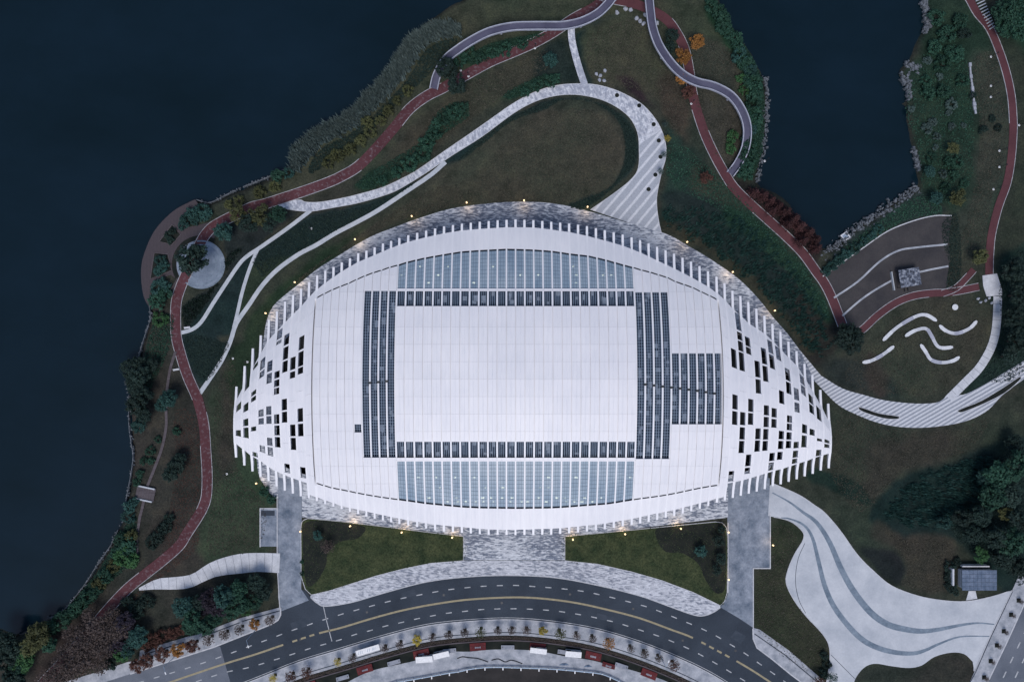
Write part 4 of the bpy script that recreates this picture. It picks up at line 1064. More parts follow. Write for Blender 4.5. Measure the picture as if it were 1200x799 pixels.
def plant(u, v, rp, kind, colr, name, label, group, cat=None, anchor='crown', zmax=None):
    rr = rp*S*(1.22 if kind == 'shrub' else 1.0); zc = ZC[kind]*rr
    x, y, _ = G(u, v, zc if anchor == 'crown' else 0)
    _pc[0] += 1
    cm, tm = PROTO[kind][_pc[0] % len(PROTO[kind])]
    e = empty(name, (x, y, 0.02), random.uniform(0, 6.28), rr, label=label, cat=cat or ('shrub' if kind == 'shrub' else 'tree'), group=group)
    e.scale = (rr*random.uniform(.9, 1.1), rr*random.uniform(.9, 1.1), rr*random.uniform(.9, 1.15))
    t = link('trunk' if kind != 'shrub' else 'stem', tm, e)
    c = link('crown' if kind != 'shrub' else 'foliage', cm, e)
    c.material_slots[0].link = 'OBJECT'; c.material_slots[0].material = M['leaf_'+colr]
    return e
CW = dict(dark='dark green', green='mid green', bright='bright green', teal='teal green', pale='pale grey green', olive='olive yellow', purple='dark purple', twig='bare brown', rust='rusty')
def where(key, u, v):
    """names the landmark next to which one plant of a larger set stands"""
    if key == 'bare':
        P = np.array(TW); d_ = P[np.argmin(np.hypot(P[:, 0]-u, P[:, 1]-v))]; s_ = (u-d_[0]) + (v-d_[1])
        return 'on the lake side of' if s_ < -6 else 'on the sidewalk side of' if s_ > 6 else 'right over'
    if key == 'wood': return 'against the back of the hut' if v > 640 and u < 1180 else 'bordering the tall grass' if u < 1160 else 'bordering the lawn' if v < 565 else 'deep inside it' if u < 1185 else 'on its boulevard side'
    if key == 'swbank': return 'below the viewing platform' if v < 615 else 'opposite the boardwalk end' if v < 662 else 'opposite the white western path' if v < 700 else 'beside the bare trees'
    if key == 'south': return 'beside the west driveway' if u > 290 else 'in the middle of the row' if u > 250 else 'next to the rusty shrubs'
    if key == 'grove': return 'behind the stone platform' if v < 350 else 'beside the middle slabs' if v < 405 else 'in the fork with the promenade'
def plants(lst, kind, colr, name, label, group, key=None, **kw):
    if key:
        for q in lst:
            w_ = where(key, q[0], q[1]); plants([q], kind, colr, name, label.replace('{w}', w_), group + ', ' + w_, **kw)
        return
    for q in lst:
        c_ = q[3] if len(q) > 3 else colr
        plant(q[0], q[1], q[2], kind, c_, name, label.replace('{c}', CW.get(c_, c_)), group + (' ('+CW.get(c_, c_)+')' if '{c}' in label else ''), **kw)
def single(q, kind, colr, name, label): plant(q[0], q[1], q[2], kind, colr, name, label, None)

single((227, 304, 19), 'round', 'dark', 'evergreen_tree', 'big dark evergreen tree in the middle of the round pale plaza')
single((996, 396, 17), 'round', 'dark', 'evergreen_tree', 'dense dark round tree where the red track meets the wavy benches lawn')
plants([(535, 98, 12), (524, 80, 12)], 'round', 'dark', 'evergreen_tree', 'dark evergreen tree between the footbridge start and the red track', 'dark trees at the footbridge start')
single((817, 49, 9), 'loose', 'orange', 'autumn_tree', 'orange autumn tree standing east of the red track away from the footbridge')
single((800, 66, 9.5), 'loose', 'orange', 'autumn_tree', 'orange autumn tree between the footbridge and the red track')
single((801, 91, 8), 'loose', 'orange', 'autumn_tree', 'orange autumn tree right at the crossing of footbridge and red track')
single((807, 108, 8), 'loose', 'rust', 'autumn_tree', 'rusty orange tree just south of the footbridge crossing')
single((828, 208, 7), 'loose', 'rust', 'autumn_tree', 'small brown orange tree on the grass west of the red track junction')
single((782, 162, 4.5), 'thin', 'yellow', 'young_tree', 'small yellow green tree leaning over the striped loop path edge')
plants([(779, 146, 4), (778, 181, 4), (774, 201, 4.5)], 'thin', 'pale', 'young_tree', 'thin pale young tree in a round pit on the striped loop path', 'young trees along the loop path')
single((1149, 301, 10), 'loose', 'olive', 'autumn_tree', 'olive orange tree at the end of the eastern red track by the stone platform')
single((1123, 231, 9), 'loose', 'olive', 'autumn_tree', 'olive orange round tree north of the dark garden terrace')
single((1116, 174, 7), 'loose', 'olive', 'shrub_tree', 'yellow green tree among dark shrubs on the east lake bank')
plants([(1090, 201, 7), (1097, 232, 8)], 'round', 'teal', 'bank_tree', 'teal green rounded tree on the east lake bank', 'teal trees on the east bank')
plants([(1105, 204, 4.5), (1086, 151, 6), (1093, 143, 5), (1115, 148, 4.5), (1098, 160, 4), (1096, 173, 3.5), (1087, 71, 4.5), (1101, 90, 4), (1115, 122, 6), (1112, 132, 4), (1129, 147, 3), (1068, 128, 4)], 'shrub', 'pale', 'pale_shrub', 'small pale grey green shrub on the dark east lake bank', 'pale shrubs on the east bank')
plants([(1098, 20, 9), (1110, 40, 10), (1095, 55, 8), (1120, 65, 9), (1105, 75, 9), (1125, 25, 9), (1088, 108, 8), (1105, 108, 8), (1128, 95, 7), (1092, 185, 6), (1112, 190, 6), (1118, 205, 6), (1122, 190, 6), (1108, 220, 6), (1130, 215, 5), (1112, 60, 7), (1085, 95, 6)], 'shrub', 'green', 'bank_shrub', 'dark green shrub growing on the east lake bank', 'green shrubs on the east bank')
plants([(1140, 112, 4), (1163, 139, 4), (1152, 152, 5), (1170, 150, 4), (1130, 40, 7)], 'shrub', 'dark', 'dark_shrub', 'small dark shrub in the grass beside the eastern red track', 'dark shrubs by the eastern track')
plants([(1180, 14, 15), (1196, 30, 15), (1192, 4, 15), (1178, 33, 10)], 'round', 'green', 'corner_tree', 'green broadleaf tree in the wood beyond the eastern red track', 'trees beyond the eastern track')
plants([(1190, 318, 14), (1198, 345, 16), (1190, 372, 14), (1196, 400, 15), (1182, 418, 9)], 'round', 'dark', 'dark_tree', 'dark grove tree east of the slab garden path, {w}', 'grove east of the garden path', key='grove')
plants([(1170, 556, 15), (1190, 546, 16), (1162, 582, 14), (1183, 580, 14, 'dark'), (1150, 604, 13, 'dark'), (1126, 606, 11, 'dark'), (1165, 628, 13, 'dark'), (1186, 634, 15), (1176, 655, 12, 'dark'), (1197, 612, 14, 'dark'), (1140, 625, 11, 'dark'), (1195, 665, 12, 'dark'), (1155, 560, 10, 'teal'), (1105, 612, 9, 'teal'), (1190, 520, 10, 'dark')], 'round', 'green', 'wood_tree', '{c} broadleaf tree of the wood above the hut, {w}', 'wood above the service hut', key='wood')
plants([(1180, 602, 9, 'olive'), (1150, 650, 9, 'bright')], 'loose', 'olive', 'wood_tree', 'light {c} tree inside the wood above the small hut', 'light trees in the wood above the hut')
# red cypresses along the cove
plants([(884, 226, 9), (894, 229, 9), (903, 235, 10), (912, 241, 10), (921, 248, 11), (930, 256, 11), (938, 265, 11), (947, 272, 11), (955, 281, 10), (957, 290, 9), (924, 262, 10), (940, 282, 9), (905, 247, 9)], 'feather', 'redbrown', 'cypress_tree', 'feathery red brown cypress leaning over the cove beside the red track', 'red cypresses along the cove')
# green hedge of shrubs on the west bank of the cove
for i in range(24):
    t = i/23; u = np.interp(t, [0, .3, .6, 1], [838, 868, 887, 876]); v = np.interp(t, [0, .3, .6, 1], [4, 62, 112, 204])
    c_ = random.choice(['green', 'green', 'teal']); w_ = 'beside the lone orange tree' if v < 60 else 'at the upper footbridge bend' if v < 110 else 'at the lower footbridge bend' if v < 180 else 'next to the red cypresses'
    plant(u+random.uniform(-5, 3), v+random.uniform(-3, 3), random.uniform(7, 10), 'shrub', c_, 'bank_shrub', CW[c_]+' shrub in the dense row west of the cove, '+w_, 'shrub row west of the cove, '+CW[c_]+' '+w_)
plants([(858, 160, 7), (856, 174, 6), (868, 92, 6), (873, 105, 6)], 'shrub', 'bright', 'bright_shrub', 'brighter green shrub inside the curl of the footbridge', 'bright shrubs inside the footbridge curl')
plants([(788, 42, 8), (785, 55, 7)], 'round', 'dark', 'dark_tree', 'dark tree tucked in the bend between footbridge and red track', 'dark trees in the footbridge bend')
single((645, 70, 9), 'round', 'teal', 'garden_tree', 'dark teal tree between the red track and the white ramp')
plants([(592, 58, 7), (577, 62, 7), (612, 52, 6), (562, 68, 7), (630, 100, 6), (645, 95, 7), (615, 108, 6), (652, 92, 5), (548, 60, 8), (540, 70, 8)], 'shrub', 'green', 'garden_shrub', 'low green shrub beside the northern red track', 'green shrubs beside the northern track')
plants([(500, 168, 9), (508, 158, 8), (495, 180, 8), (520, 140, 8), (532, 132, 8), (541, 126, 7), (480, 192, 8), (465, 202, 7), (448, 212, 6), (510, 147, 7)], 'shrub', 'green', 'garden_shrub', 'low green shrub in the bed between red track and loop path', 'green bed between track and loop path')
plants([(385, 190, 7), (398, 183, 7), (410, 175, 7), (423, 165, 7), (434, 153, 7), (446, 142, 6), (455, 130, 7), (465, 118, 6), (478, 106, 6), (392, 180, 5), (430, 142, 6)], 'shrub', 'olive', 'olive_shrub', 'yellow green shrub between the reeds and the red track', 'olive shrubs behind the reeds')
plants([(325, 206, 8, 'green'), (338, 203, 6, 'teal'), (322, 219, 7), (304, 225, 7), (268, 240, 6), (280, 235, 6)], 'shrub', 'olive', 'bank_shrub', 'round {c} shrub between the pale lake wall and the red track', 'shrubs along the northern lake wall')
plants([(280, 252, 10), (292, 262, 12, 'dark'), (303, 252, 12), (316, 262, 9, 'dark')], 'loose', 'olive', 'trackside_tree', '{c} tree spreading over the red track north of the round plaza', 'olive trees over the track')
single((326, 252, 10), 'round', 'green', 'trackside_tree', 'fresh green tree under the tip of the white loop path')
single((262, 272, 10), 'round', 'teal', 'trackside_tree', 'teal green tree beside the red track at the round plaza')
plants([(226, 250, 8), (236, 247, 8), (218, 258, 7), (229, 257, 6), (241, 252, 7), (214, 264, 5)], 'shrub', 'teal', 'planter_shrub', 'leafy teal shrub in the long bed of the lakeside deck', 'shrubs in the long deck bed')
plants([(197, 276, 5), (203, 271, 4), (200, 282, 4)], 'shrub', 'dark', 'planter_shrub', 'dark low shrub in the kite-shaped deck bed', 'shrubs in the kite-shaped deck bed')
plants([(188, 305, 6), (190, 314, 6), (185, 318, 5), (193, 309, 5)], 'shrub', 'teal', 'planter_shrub', 'pale teal shrub in the trapezoid deck bed', 'shrubs in the trapezoid deck bed')
plants([(186, 338, 9, 'teal'), (193, 345, 8), (184, 353, 9), (192, 333, 7, 'teal')], 'shrub', 'green', 'planter_shrub', '{c} shrub south of the lakeside deck beside the red track', 'shrubs south of the deck')
single((187, 374, 8), 'shrub', 'bright', 'planter_shrub', 'yellow green shrub at the southern end of the lakeside deck planting')
plants([(152, 432, 10), (165, 440, 11), (160, 455, 12), (170, 462, 11), (160, 474, 11), (168, 486, 10), (155, 446, 9), (178, 428, 7), (162, 498, 9, 'teal'), (163, 425, 8)], 'round', 'dark', 'bank_tree', '{c} tree overhanging the western lake wall', 'dark trees on the western bank')
plants([(198, 467, 10, 'teal'), (190, 474, 8, 'teal')], 'round', 'teal', 'bank_tree', 'teal green tree standing over the boardwalk', 'teal trees over the boardwalk')
plants([(205, 545, 10), (200, 555, 9), (210, 538, 8)], 'round', 'dark', 'bank_tree', 'dark tree between the boardwalk and the red track', 'dark trees between boardwalk and track')
plants([(176, 528, 5), (168, 540, 5), (177, 540, 4), (164, 555, 5), (185, 515, 4), (207, 505, 5), (160, 565, 5)], 'shrub', 'green', 'bank_shrub', 'small green shrub on the bank above the viewing platform', 'shrubs above the viewing platform')
plants([(152, 594, 7, 'teal'), (150, 605, 7, 'teal'), (157, 588, 6, 'teal'), (142, 632, 9), (150, 640, 11), (146, 652, 11, 'bright'), (154, 628, 8, 'olive'), (138, 648, 7), (155, 658, 8, 'bright'), (132, 664, 7, 'olive'), (124, 674, 8), (116, 684, 8, 'olive'), (112, 694, 8), (102, 700, 8), (96, 708, 8), (88, 714, 8), (80, 722, 9), (70, 728, 9), (60, 735, 8)], 'shrub', 'green', 'bank_shrub', '{c} shrub along the western lake wall {w}', 'shrubs on the south-western bank', key='swbank')
plants([(193, 618, 8), (185, 628, 9), (178, 636, 7), (198, 607, 6)], 'shrub', 'dark', 'dark_shrub', 'dark shrub in the grass between boardwalk end and red track', 'dark shrubs by the boardwalk end')
plants([(46, 744, 14), (38, 755, 12)], 'loose', 'olive', 'bank_tree', 'olive yellow tree at the south-western lake corner', 'olive trees at the lake corner')
plants([(28, 776, 12, 'bright'), (18, 786, 12), (20, 762, 12, 'dark'), (6, 752, 14, 'dark'), (4, 776, 14, 'dark'), (14, 800, 14, 'dark'), (58, 756, 9)], 'round', 'green', 'bank_tree', '{c} tree in the dark grove at the south-western lake corner', 'grove at the lake corner')
plants([(112, 734, 13), (92, 756, 13), (130, 722, 11), (120, 762, 14), (98, 778, 13), (72, 778, 13), (140, 738, 12), (84, 742, 10), (128, 745, 12), (110, 752, 12), (78, 792, 12), (118, 780, 11), (96, 738, 10), (104, 720, 9), (62, 790, 11), (100, 748, 12), (88, 768, 12), (106, 764, 12), (76, 764, 11), (118, 744, 11), (134, 732, 10), (124, 730, 10), (70, 795, 11), (86, 784, 12), (50, 798, 11)], 'thin', 'twig', 'bare_tree', 'leafless brown tree {w} the end of the western red track', 'bare trees at the track end', key='bare')
plants([(147, 728, 11), (138, 755, 12, 'purple'), (152, 740, 9)], 'loose', 'purple', 'dark_tree', 'dark purple tree between bare trees and the west sidewalk', 'purple trees west of the sidewalk')
plants([(160, 747, 12, 'teal'), (143, 766, 9, 'bright'), (150, 760, 9, 'teal'), (128, 778, 8, 'dark')], 'round', 'green', 'kerb_tree', '{c} tree at the western end of the west sidewalk', 'green trees at the sidewalk end')
plants([(214, 712, 13, 'teal'), (226, 724, 13), (240, 732, 11), (264, 698, 13, 'teal'), (280, 690, 12), (281, 708, 12), (270, 716, 10), (230, 708, 10, 'dark'), (308, 694, 10, 'dark'), (298, 704, 10), (252, 726, 9), (222, 735, 9), (300, 682, 10, 'dark')], 'round', 'green', 'kerb_tree', 'full {c} tree above the west sidewalk, {w}', 'green trees south of the western path', key='south')
single((289, 716, 7), 'loose', 'bright', 'kerb_tree', 'yellow green tree touching the edge of the west sidewalk')
plants([(246, 700, 12), (256, 712, 10), (240, 712, 9)], 'loose', 'purple', 'dark_tree', 'dark purple-leaved tree among the green trees above the west sidewalk', 'purple trees above the west sidewalk')
plants([(190, 745, 8), (180, 751, 8), (203, 742, 7), (172, 756, 7), (212, 738, 6)], 'shrub', 'rust', 'rust_shrub', 'rusty red shrub above the west sidewalk', 'rusty shrubs above the west sidewalk')
plants([(160, 715, 9), (172, 705, 8), (150, 705, 7)], 'shrub', 'dark', 'dark_shrub', 'dark shrub south of the white western path tip', 'dark shrubs below the western path')
single((372, 627, 6), 'round', 'teal', 'lawn_tree', 'round teal tree in the corner bed of the lawn by the west driveway')
single((383, 641, 8), 'thin', 'twig', 'lawn_tree', 'round bare pinkish tree on the lawn by the west driveway')
single((822, 646, 7), 'round', 'teal', 'lawn_tree', 'round teal tree in the bed of the lawn by the east driveway')
plants([(842, 634, 7), (845, 655, 7), (840, 668, 6), (846, 620, 5)], 'loose', 'dark', 'lawn_tree', 'dark loose tree along the east driveway edge of the lawn', 'dark trees along the east driveway')
plants([(354, 658, 2.5), (354, 672, 2.5), (310, 575, 6), (318, 585, 5)], 'shrub', 'green', 'edge_shrub', 'small green shrub at the edge of the west driveway', 'small shrubs by the west driveway')
plants([(965, 790, 6), (969, 778, 5), (966, 768, 5)], 'shrub', 'dark', 'edge_shrub', 'dark shrub in the lawn corner beside the wave plaza', 'dark shrubs beside the wave plaza')
single((961, 800, 8), 'thin', 'rust', 'street_tree', 'rusty street tree at the foot of the east sidewalk')
single((976, 794, 7), 'thin', 'pale', 'street_tree', 'thin pale tree at the lower tip of the wave plaza')
plants([(1113, 664, 6), (1112, 676, 6), (1114, 688, 6), (1122, 658, 5), (1120, 694, 4)], 'shrub', 'dark', 'hedge_shrub', 'clipped dark shrub beside the blue-roofed hut', 'shrubs around the service hut')
plants([(975, 312, 6), (983, 305, 6), (992, 298, 6), (1002, 291, 6), (1012, 283, 5), (968, 318, 5), (1022, 276, 5), (1030, 268, 5)], 'shrub', 'teal', 'bank_shrub', 'grey green shrub along the curved upper edge of the dark terrace', 'shrubs along the terrace edge')
# street trees
SP = [(323,790),(344,788),(362,783),(397.5,771.6),(415,766.5),(452,756),(470,751),(489,746.6),(507.5,743),(526.5,740),(545,737.7),(564,735.5),(583.5,735),(600,735),(617,735),(636,735.6),(655.6,737.5),(675,740.6),(693.5,744),(712,748.7),(738,756),(754,761.6),(770.6,767),(787.5,774)]
YEL = {0: 'yellow', 3: 'yellow', 7: 'yellow', 11: 'olive', 15: 'yellow', 16: 'olive', 19: 'orange'}
for i, (u, v) in enumerate(SP):
    x, y, _ = G(u, v); MB().box(x-.55, y-.55, .10, x+.55, y+.55, .158).build('tree_pit', M['bed'], sws)
    c_ = YEL.get(i, 'rust' if i in (1, 2, 23) else 'twig')
    lab = {'yellow': 'yellow-leaved street tree on the sidewalk south of the road', 'olive': 'olive-leaved street tree on the sidewalk south of the road', 'orange': 'orange-leaved street tree on the sidewalk south of the road',
           'rust': 'rust-leaved street tree on the sidewalk south of the road', 'twig': 'nearly bare street tree on the sidewalk south of the road'}[c_]
    plant(u, v, 5.5 if c_ in ('twig', 'yellow') else 7.5, 'thin' if c_ != 'yellow' else random.choice(['loose', 'thin']), c_, 'street_tree', lab, 'street trees south of the road: '+c_, anchor='base')
for i, (u, v) in enumerate([(320,722),(302.5,727),(284.6,733),(267,739),(249,744.6),(231.5,750.5),(214,756),(196,762),(178,769),(166,775)]):
    x, y, _ = G(u, v); MB().box(x-.55, y-.55, .10, x+.55, y+.55, .158).build('tree_pit', M['bed'], sww)
    o_ = i in (1, 6)
    plant(u, v, 7 + (i > 4)*1.5, 'thin' if i < 5 and not o_ else 'loose', 'orange' if o_ else ('rust' if i > 4 else 'twig'), 'street_tree', ('orange street tree by a lamp' if o_ else 'rusty full street tree' if i > 4 else 'bare brown street tree') + ' on the west sidewalk', 'west sidewalk trees '+('orange' if o_ else 'rusty' if i > 4 else 'bare'), anchor='base')
for i, (u, v) in enumerate([(1193.5,703),(1184.6,719.7),(1176,739),(1168,755.5),(1160.7,774),(1153,793)]):
    x, y, _ = G(u, v); MB().box(x-.75, y-.75, .10, x+.75, y+.75, .16).build('tree_pit', M['bed'], sb_)
    plant(u, v, 3.2, 'thin', 'twig', 'street_tree', 'thin bare sapling in a dark pit on the boulevard sidewalk', 'boulevard saplings', anchor='base')

# ---- mass planting: reeds, tall grass, ground cover
def scatter(poly, n, seed):
    r = np.random.default_rng(seed); P = np.array(poly); lo, hi = P.min(0), P.max(0); out = []
    while len(out) < n:
        q = r.random((n, 2))*(hi-lo)+lo
        out += [tuple(t) for t in q[sdist(q[:, 0], q[:, 1], poly) > 0]]
    return out[:n]
def cover(name, label, polys, n, colr, seed, hgt=.35, sz=.45):
    r = random.Random(seed); vs, fs = [], []
    for i, poly in enumerate(polys):
        for (u, v) in scatter(cr(poly, True, 3), n[i], seed+i):
            x, y, _ = G(u, v)
            p = Vector((x, y, r.uniform(.05, hgt)))
            leaf(vs, fs, p, (Vector((0, 0, 1))+rdir(r)*.7).normalized(), sz*r.uniform(.5, 1.2), r)
    obj(name, vs, fs, M['leaf_'+colr], kind='stuff', label=label, cat='ground cover')
def blades(name, label, poly, n, hgt, lean, colr, seed, per=5, wd=.16, cat='reeds', clumps=0):
    r = random.Random(seed); vs, fs = [], []
    pts = scatter(cr(poly, True, 3), n, seed)
    if clumps:
        cc = pts[:clumps]; pts = [(cc[i % clumps][0]+r.gauss(0, 1.6), cc[i % clumps][1]+r.gauss(0, 1.6)) for i in range(n)]
    for (u, v) in pts:
        x, y, _ = G(u, v)
        for _ in range(per):
            p = Vector((x+r.uniform(-.5, .5), y+r.uniform(-.5, .5), -.1)); h_ = hgt*r.uniform(.6, 1.15)
            t = Vector((lean[0]+r.uniform(-.5, .5), lean[1]+r.uniform(-.5, .5), 1)).normalized()
            e = p+t*h_; a = r.uniform(0, 6.28); s = Vector((math.cos(a), math.sin(a), 0))*wd
            k = len(vs); m_ = p.lerp(e, .6)
            vs += [p-s*.5, p+s*.5, m_+s, e+Vector((lean[0], lean[1], -.3))*h_*.25, m_-s]
            fs.append((k, k+1, k+2, k+3, k+4))
    obj(name, vs, fs, M['leaf_'+colr], kind='stuff', label=label, cat=cat)
REED = [(345,184),(357,165),(383,150),(409,137),(431,115),(449,94),(466,72),(475,56),(489,42),(512,30),(536,30),(540,40),(514,46),(494,58),(482,78),(466,100),(446,121),(424,143),(400,158),(376,170),(360,190),(346,202)]
blades('reeds', 'pale grey green reeds along the northern lake bank', REED, 3000, 2.8, (-.35, .35), 'reed', 5, 4, .22, 'reeds', 900)
cover('ground_cover', 'dark green undergrowth between the reeds and the olive shrubs', [[(362,196),(378,174),(402,162),(426,147),(448,126),(468,105),(484,84),(497,62),(516,50),(536,46),(530,58),(512,78),(494,96),(476,112),(456,132),(436,152),(412,172),(388,188),(366,204)]], [4500], 'dark', 40, .6, .5)
blades('grass', 'dark tall grass clumps between the paved ring and the red track', [(800,245),(850,250),(905,285),(955,350),(972,395),(955,420),(915,370),(865,318),(800,275),(778,262),(776,240)], 1500, 1.5, (.5, .25), 'teal', 6, 4, .12, 'grass', 420)
blades('grass', 'dark tall grass streaks in front of the eastern wood', [(1062,566),(1105,548),(1150,532),(1165,560),(1150,600),(1100,616),(1055,612),(1036,600)], 1100, 2.0, (.7, -.15), 'teal', 7, 4, .12, 'grass', 260)
blades('grass', 'dark tussock grass between the round plaza and the thin white paths', [(266,300),(285,290),(268,312),(254,335),(240,358),(228,374),(216,380),(214,360),(245,340),(262,322)], 500, 1.0, (.4, .2), 'dark', 8, 4, .12, 'grass')
cover('ground_cover', 'dark teal ground cover along the inner edge of the loop path and western footpaths',
      [[(535,190),(565,162),(600,138),(650,117),(700,121),(738,146),(746,180),(733,205),(690,243),(668,240),(712,222),(728,200),(733,170),(722,138),(690,118),(660,117),(640,128),(600,142),(565,170)], [(300,300),(368,254),(430,242),(485,216),(440,244),(370,284),(324,310),(309,325),(304,318)], [(262,402),(268,405),(240,448),(216,402),(230,392)]], [5000, 3500, 2000], 'dark', 20)
cover('ground_cover', 'green ground cover on the slope between red track and tall grass', [[(848,212),(900,265),(950,320),(972,372),(955,360),(905,300),(850,250),(800,225),(780,200),(790,165)], [(1060,128),(1085,60),(1130,60),(1140,200),(1110,240),(1080,215),(1075,170)], [(965,322),(990,290),(1040,252),(1080,228),(1105,250),(1060,258),(1000,298)]], [3500, 4000, 2200], 'green', 21)
cover('fallen_leaves', 'brown leaf litter under the bare western trees', [[(60,790),(130,722),(190,665),(230,620),(225,650),(160,700),(150,750),(90,795)], [(205,480),(236,500),(238,580),(215,620),(190,650),(205,560)]], [3500, 2500], 'rust', 22, .12, .3)
cover('ground_cover', 'green ground cover in the bed between red track and loop path', [[(425,208),(500,162),(512,132),(540,119),(550,136),(510,165),(504,184),(475,200),(442,220),(420,220)], [(592,110),(640,87),(654,95),(640,101),(602,116)], [(548,68),(580,50),(640,40),(600,57),(560,76)]], [5000, 1500, 2500], 'green', 24, .5, .45)
cover('ground_cover', 'green ground cover on the bank between the footbridge curl and the cove', [[(838,0),(852,25),(878,62),(894,105),(893,180),(872,210),(880,150),(876,100),(850,45),(828,8)], [(180,380),(203,368),(201,400),(185,440),(170,470),(162,500),(160,470),(167,428)], [(76,716),(110,676),(140,630),(158,600),(160,650),(120,690),(84,724)]], [6000, 2500, 4000], 'green', 25, .5, .45)
cover('ground_cover', 'dark undergrowth in the wood and groves east of the stadium', [[(1110,600),(1165,540),(1205,520),(1205,680),(1165,660),(1130,640)], [(1172,320),(1205,300),(1205,430),(1150,445),(1172,400)]], [5000, 3000], 'dark', 26, .5, .5)
cover('ground_cover', 'dark grass creeping over the eastern edge of the dark terrace', [[(1104,262),(1120,250),(1126,290),(1124,335),(1108,338),(1112,310),(1106,290)]], [2200], 'dark', 27, .3, .4)
cover('lawn_grass', 'mown green grass of the two front lawns', [LAWN_L, LAWN_R], [7000, 7000], 'grass', 50, .26, .34)
cover('dry_grass', 'dry olive grass tufts on the slopes around the stadium', [[(560,200),(620,140),(690,128),(724,160),(722,200),(690,236),(560,236),(480,256)], [(692,40),(756,22),(764,60),(796,96),(802,140),(790,160),(762,112),(700,96),(688,75)], [(812,100),(850,108),(872,150),(864,192),(848,195),(828,160)], [(808,40),(856,58),(866,85),(835,95),(815,90)], [(1140,75),(1164,62),(1176,110),(1178,180),(1160,240),(1152,296),(1122,300),(1140,230),(1148,150)],
      [(1030,395),(1060,360),(1120,352),(1150,356),(1156,390),(1136,428),(1105,460),(1040,462),(990,446),(1010,410)], [(985,482),(1050,504),(1120,502),(1160,490),(1130,530),(1060,550),(1010,600),(975,560),(976,540)], [(1035,616),(1060,632),(1108,632),(1116,650),(1108,690),(1075,692),(1055,684),(1062,665)], [(252,470),(276,420),(276,540),(310,590),(302,640),(246,650),(246,600)], [(906,616),(936,628),(922,662),(920,690),(958,738),(966,772),(945,786),(888,738),(888,670),(904,668)], [(480,190),(520,118),(600,76),(640,58),(640,82),(600,106),(545,145)], [(350,330),(440,262),(520,216),(540,236),(460,262),(380,304),(330,345)]],
      [9000, 4500, 2500, 1500, 4000, 4500, 6000, 2500, 4500, 3500, 3500, 2500], 'dry', 60, .22, .36)
# ---- stones along the lake edge
def stones(name, label, line, n, spread, smin, smax, seed):
    r = random.Random(seed); mb = MB(); p = resample(line, .5)
    for _ in range(n):
        u, v = p[r.randrange(len(p))]; x, y, _ = G(u+r.gauss(0, spread), v+r.gauss(0, spread)); s = r.uniform(smin, smax); z = r.uniform(-.55, -.1)
        a = r.uniform(0, 3.14); ca, sa = math.cos(a), math.sin(a); L = s*r.uniform(.8, 1.7)
        pts = []
        for zz, f in ((z-s*.6, 1.0), (z+s*.5, .7)):
            for sx_, sy_ in ((-1, -1), (1, -1), (1, 1), (-1, 1)):
                qx, qy = sx_*L*.5*f*r.uniform(.7, 1.2), sy_*s*.5*f*r.uniform(.7, 1.2)
                pts.append((x+qx*ca-qy*sa, y+qx*sa+qy*ca, zz+r.uniform(-.1, .1)*s))
        mb.quad8(pts)
    mb.build(name, M['stone'], kind='stuff', label=label, cat='stones')
def lakewall(line, label):
    ribbon('lake_wall', line, .42, .42, M['stone'], z=.16, th=2.5, kind=None, label=label, cat='wall')
lakewall(cr([(175,358),(176,374),(168.5,397),(161.5,421)], n=4), 'pale stone lake wall running south from the brown deck')
lakewall(cr([(151,463),(151,495),(153.7,518),(156,535),(153,558),(149,579),(146,597),(144.5,606)], n=4), 'pale stone lake wall beside the boardwalk and viewing platform')
lakewall(cr([(138,621),(129.5,639),(114.4,661),(101,682),(82.5,706),(70,719)], n=4), 'pale stone lake wall along the south-western shrubs')
lakewall(cr([(230,234),(240,237),(248,237),(262,230),(276,223)], n=4), 'pale stone lake wall between the deck and the track bank')
lakewall(cr([(285,219),(311,209),(330,200),(341,197)], n=4), 'pale stone lake wall ending at the reeds')
stones('shore_stones', 'loose pale stones on the shore west of the cove', [(897,90),(900,112),(898,150),(893,185),(888,212)], 230, 1.6, .3, .8, 31)
stones('shore_stones', 'loose pale stones on the shore below the dark terrace', [(965,300),(976,292),(990,280),(1000,271),(1020,258),(1040,244),(1060,231),(1076,220)], 380, 3.0, .3, .9, 32)
stones('shore_stones', 'pale stones at the point of the east lake bank', [(1083,0),(1086,16),(1089,29),(1083,36)], 150, 1.6, .5, 1.2, 33)
stones('shore_stones', 'pale stones round the small inlet of the east lake bank', [(1056,84),(1062,100),(1067,114),(1063,73),(1072,79),(1078,76),(1073,83),(1070,75)], 150, 1.4, .4, 1.1, 34)
stones('shore_stones', 'pale stones on the east lake bank above the shrubs', [(1072,175),(1075,190),(1078,198)], 70, 1.4, .4, 1.0, 35)
stones('shore_stones', 'loose stones along the western lake wall', [p for p in LAKE_W if -20 < p[0] < 180 and 362 < p[1] < 726], 260, 1.0, .25, .6, 36)
stones('shore_stones', 'loose stones along the northern lake wall', [p for p in LAKE_W if 234 < p[0] < 342 and p[1] > 190], 110, 1.0, .25, .6, 37)
def rock(u, v, s, label, group):
    r = random.Random(int(u*31+v)); x, y, _ = G(u, v); vs, fs = [], []
    for k, (zz, f) in enumerate(((-.1, 1.0), (.45, .92), (.8, .5))):
        for i in range(7):
            a = 2*math.pi*i/7 + k*.3; q = s*f*r.uniform(.75, 1.2); vs.append((q*math.cos(a), q*math.sin(a)*.8, zz*s))
    for k in range(2):
        for i in range(7): fs.append((k*7+i, k*7+(i+1) % 7, k*7+7+(i+1) % 7, k*7+7+i))
    fs.append(tuple(range(14, 21)))
    o = obj('boulder', vs, fs, M['grey_board'], label=label, cat='rock', group=group); o.location = (x, y, .03); o.rotation_euler.z = r.uniform(0, 6)
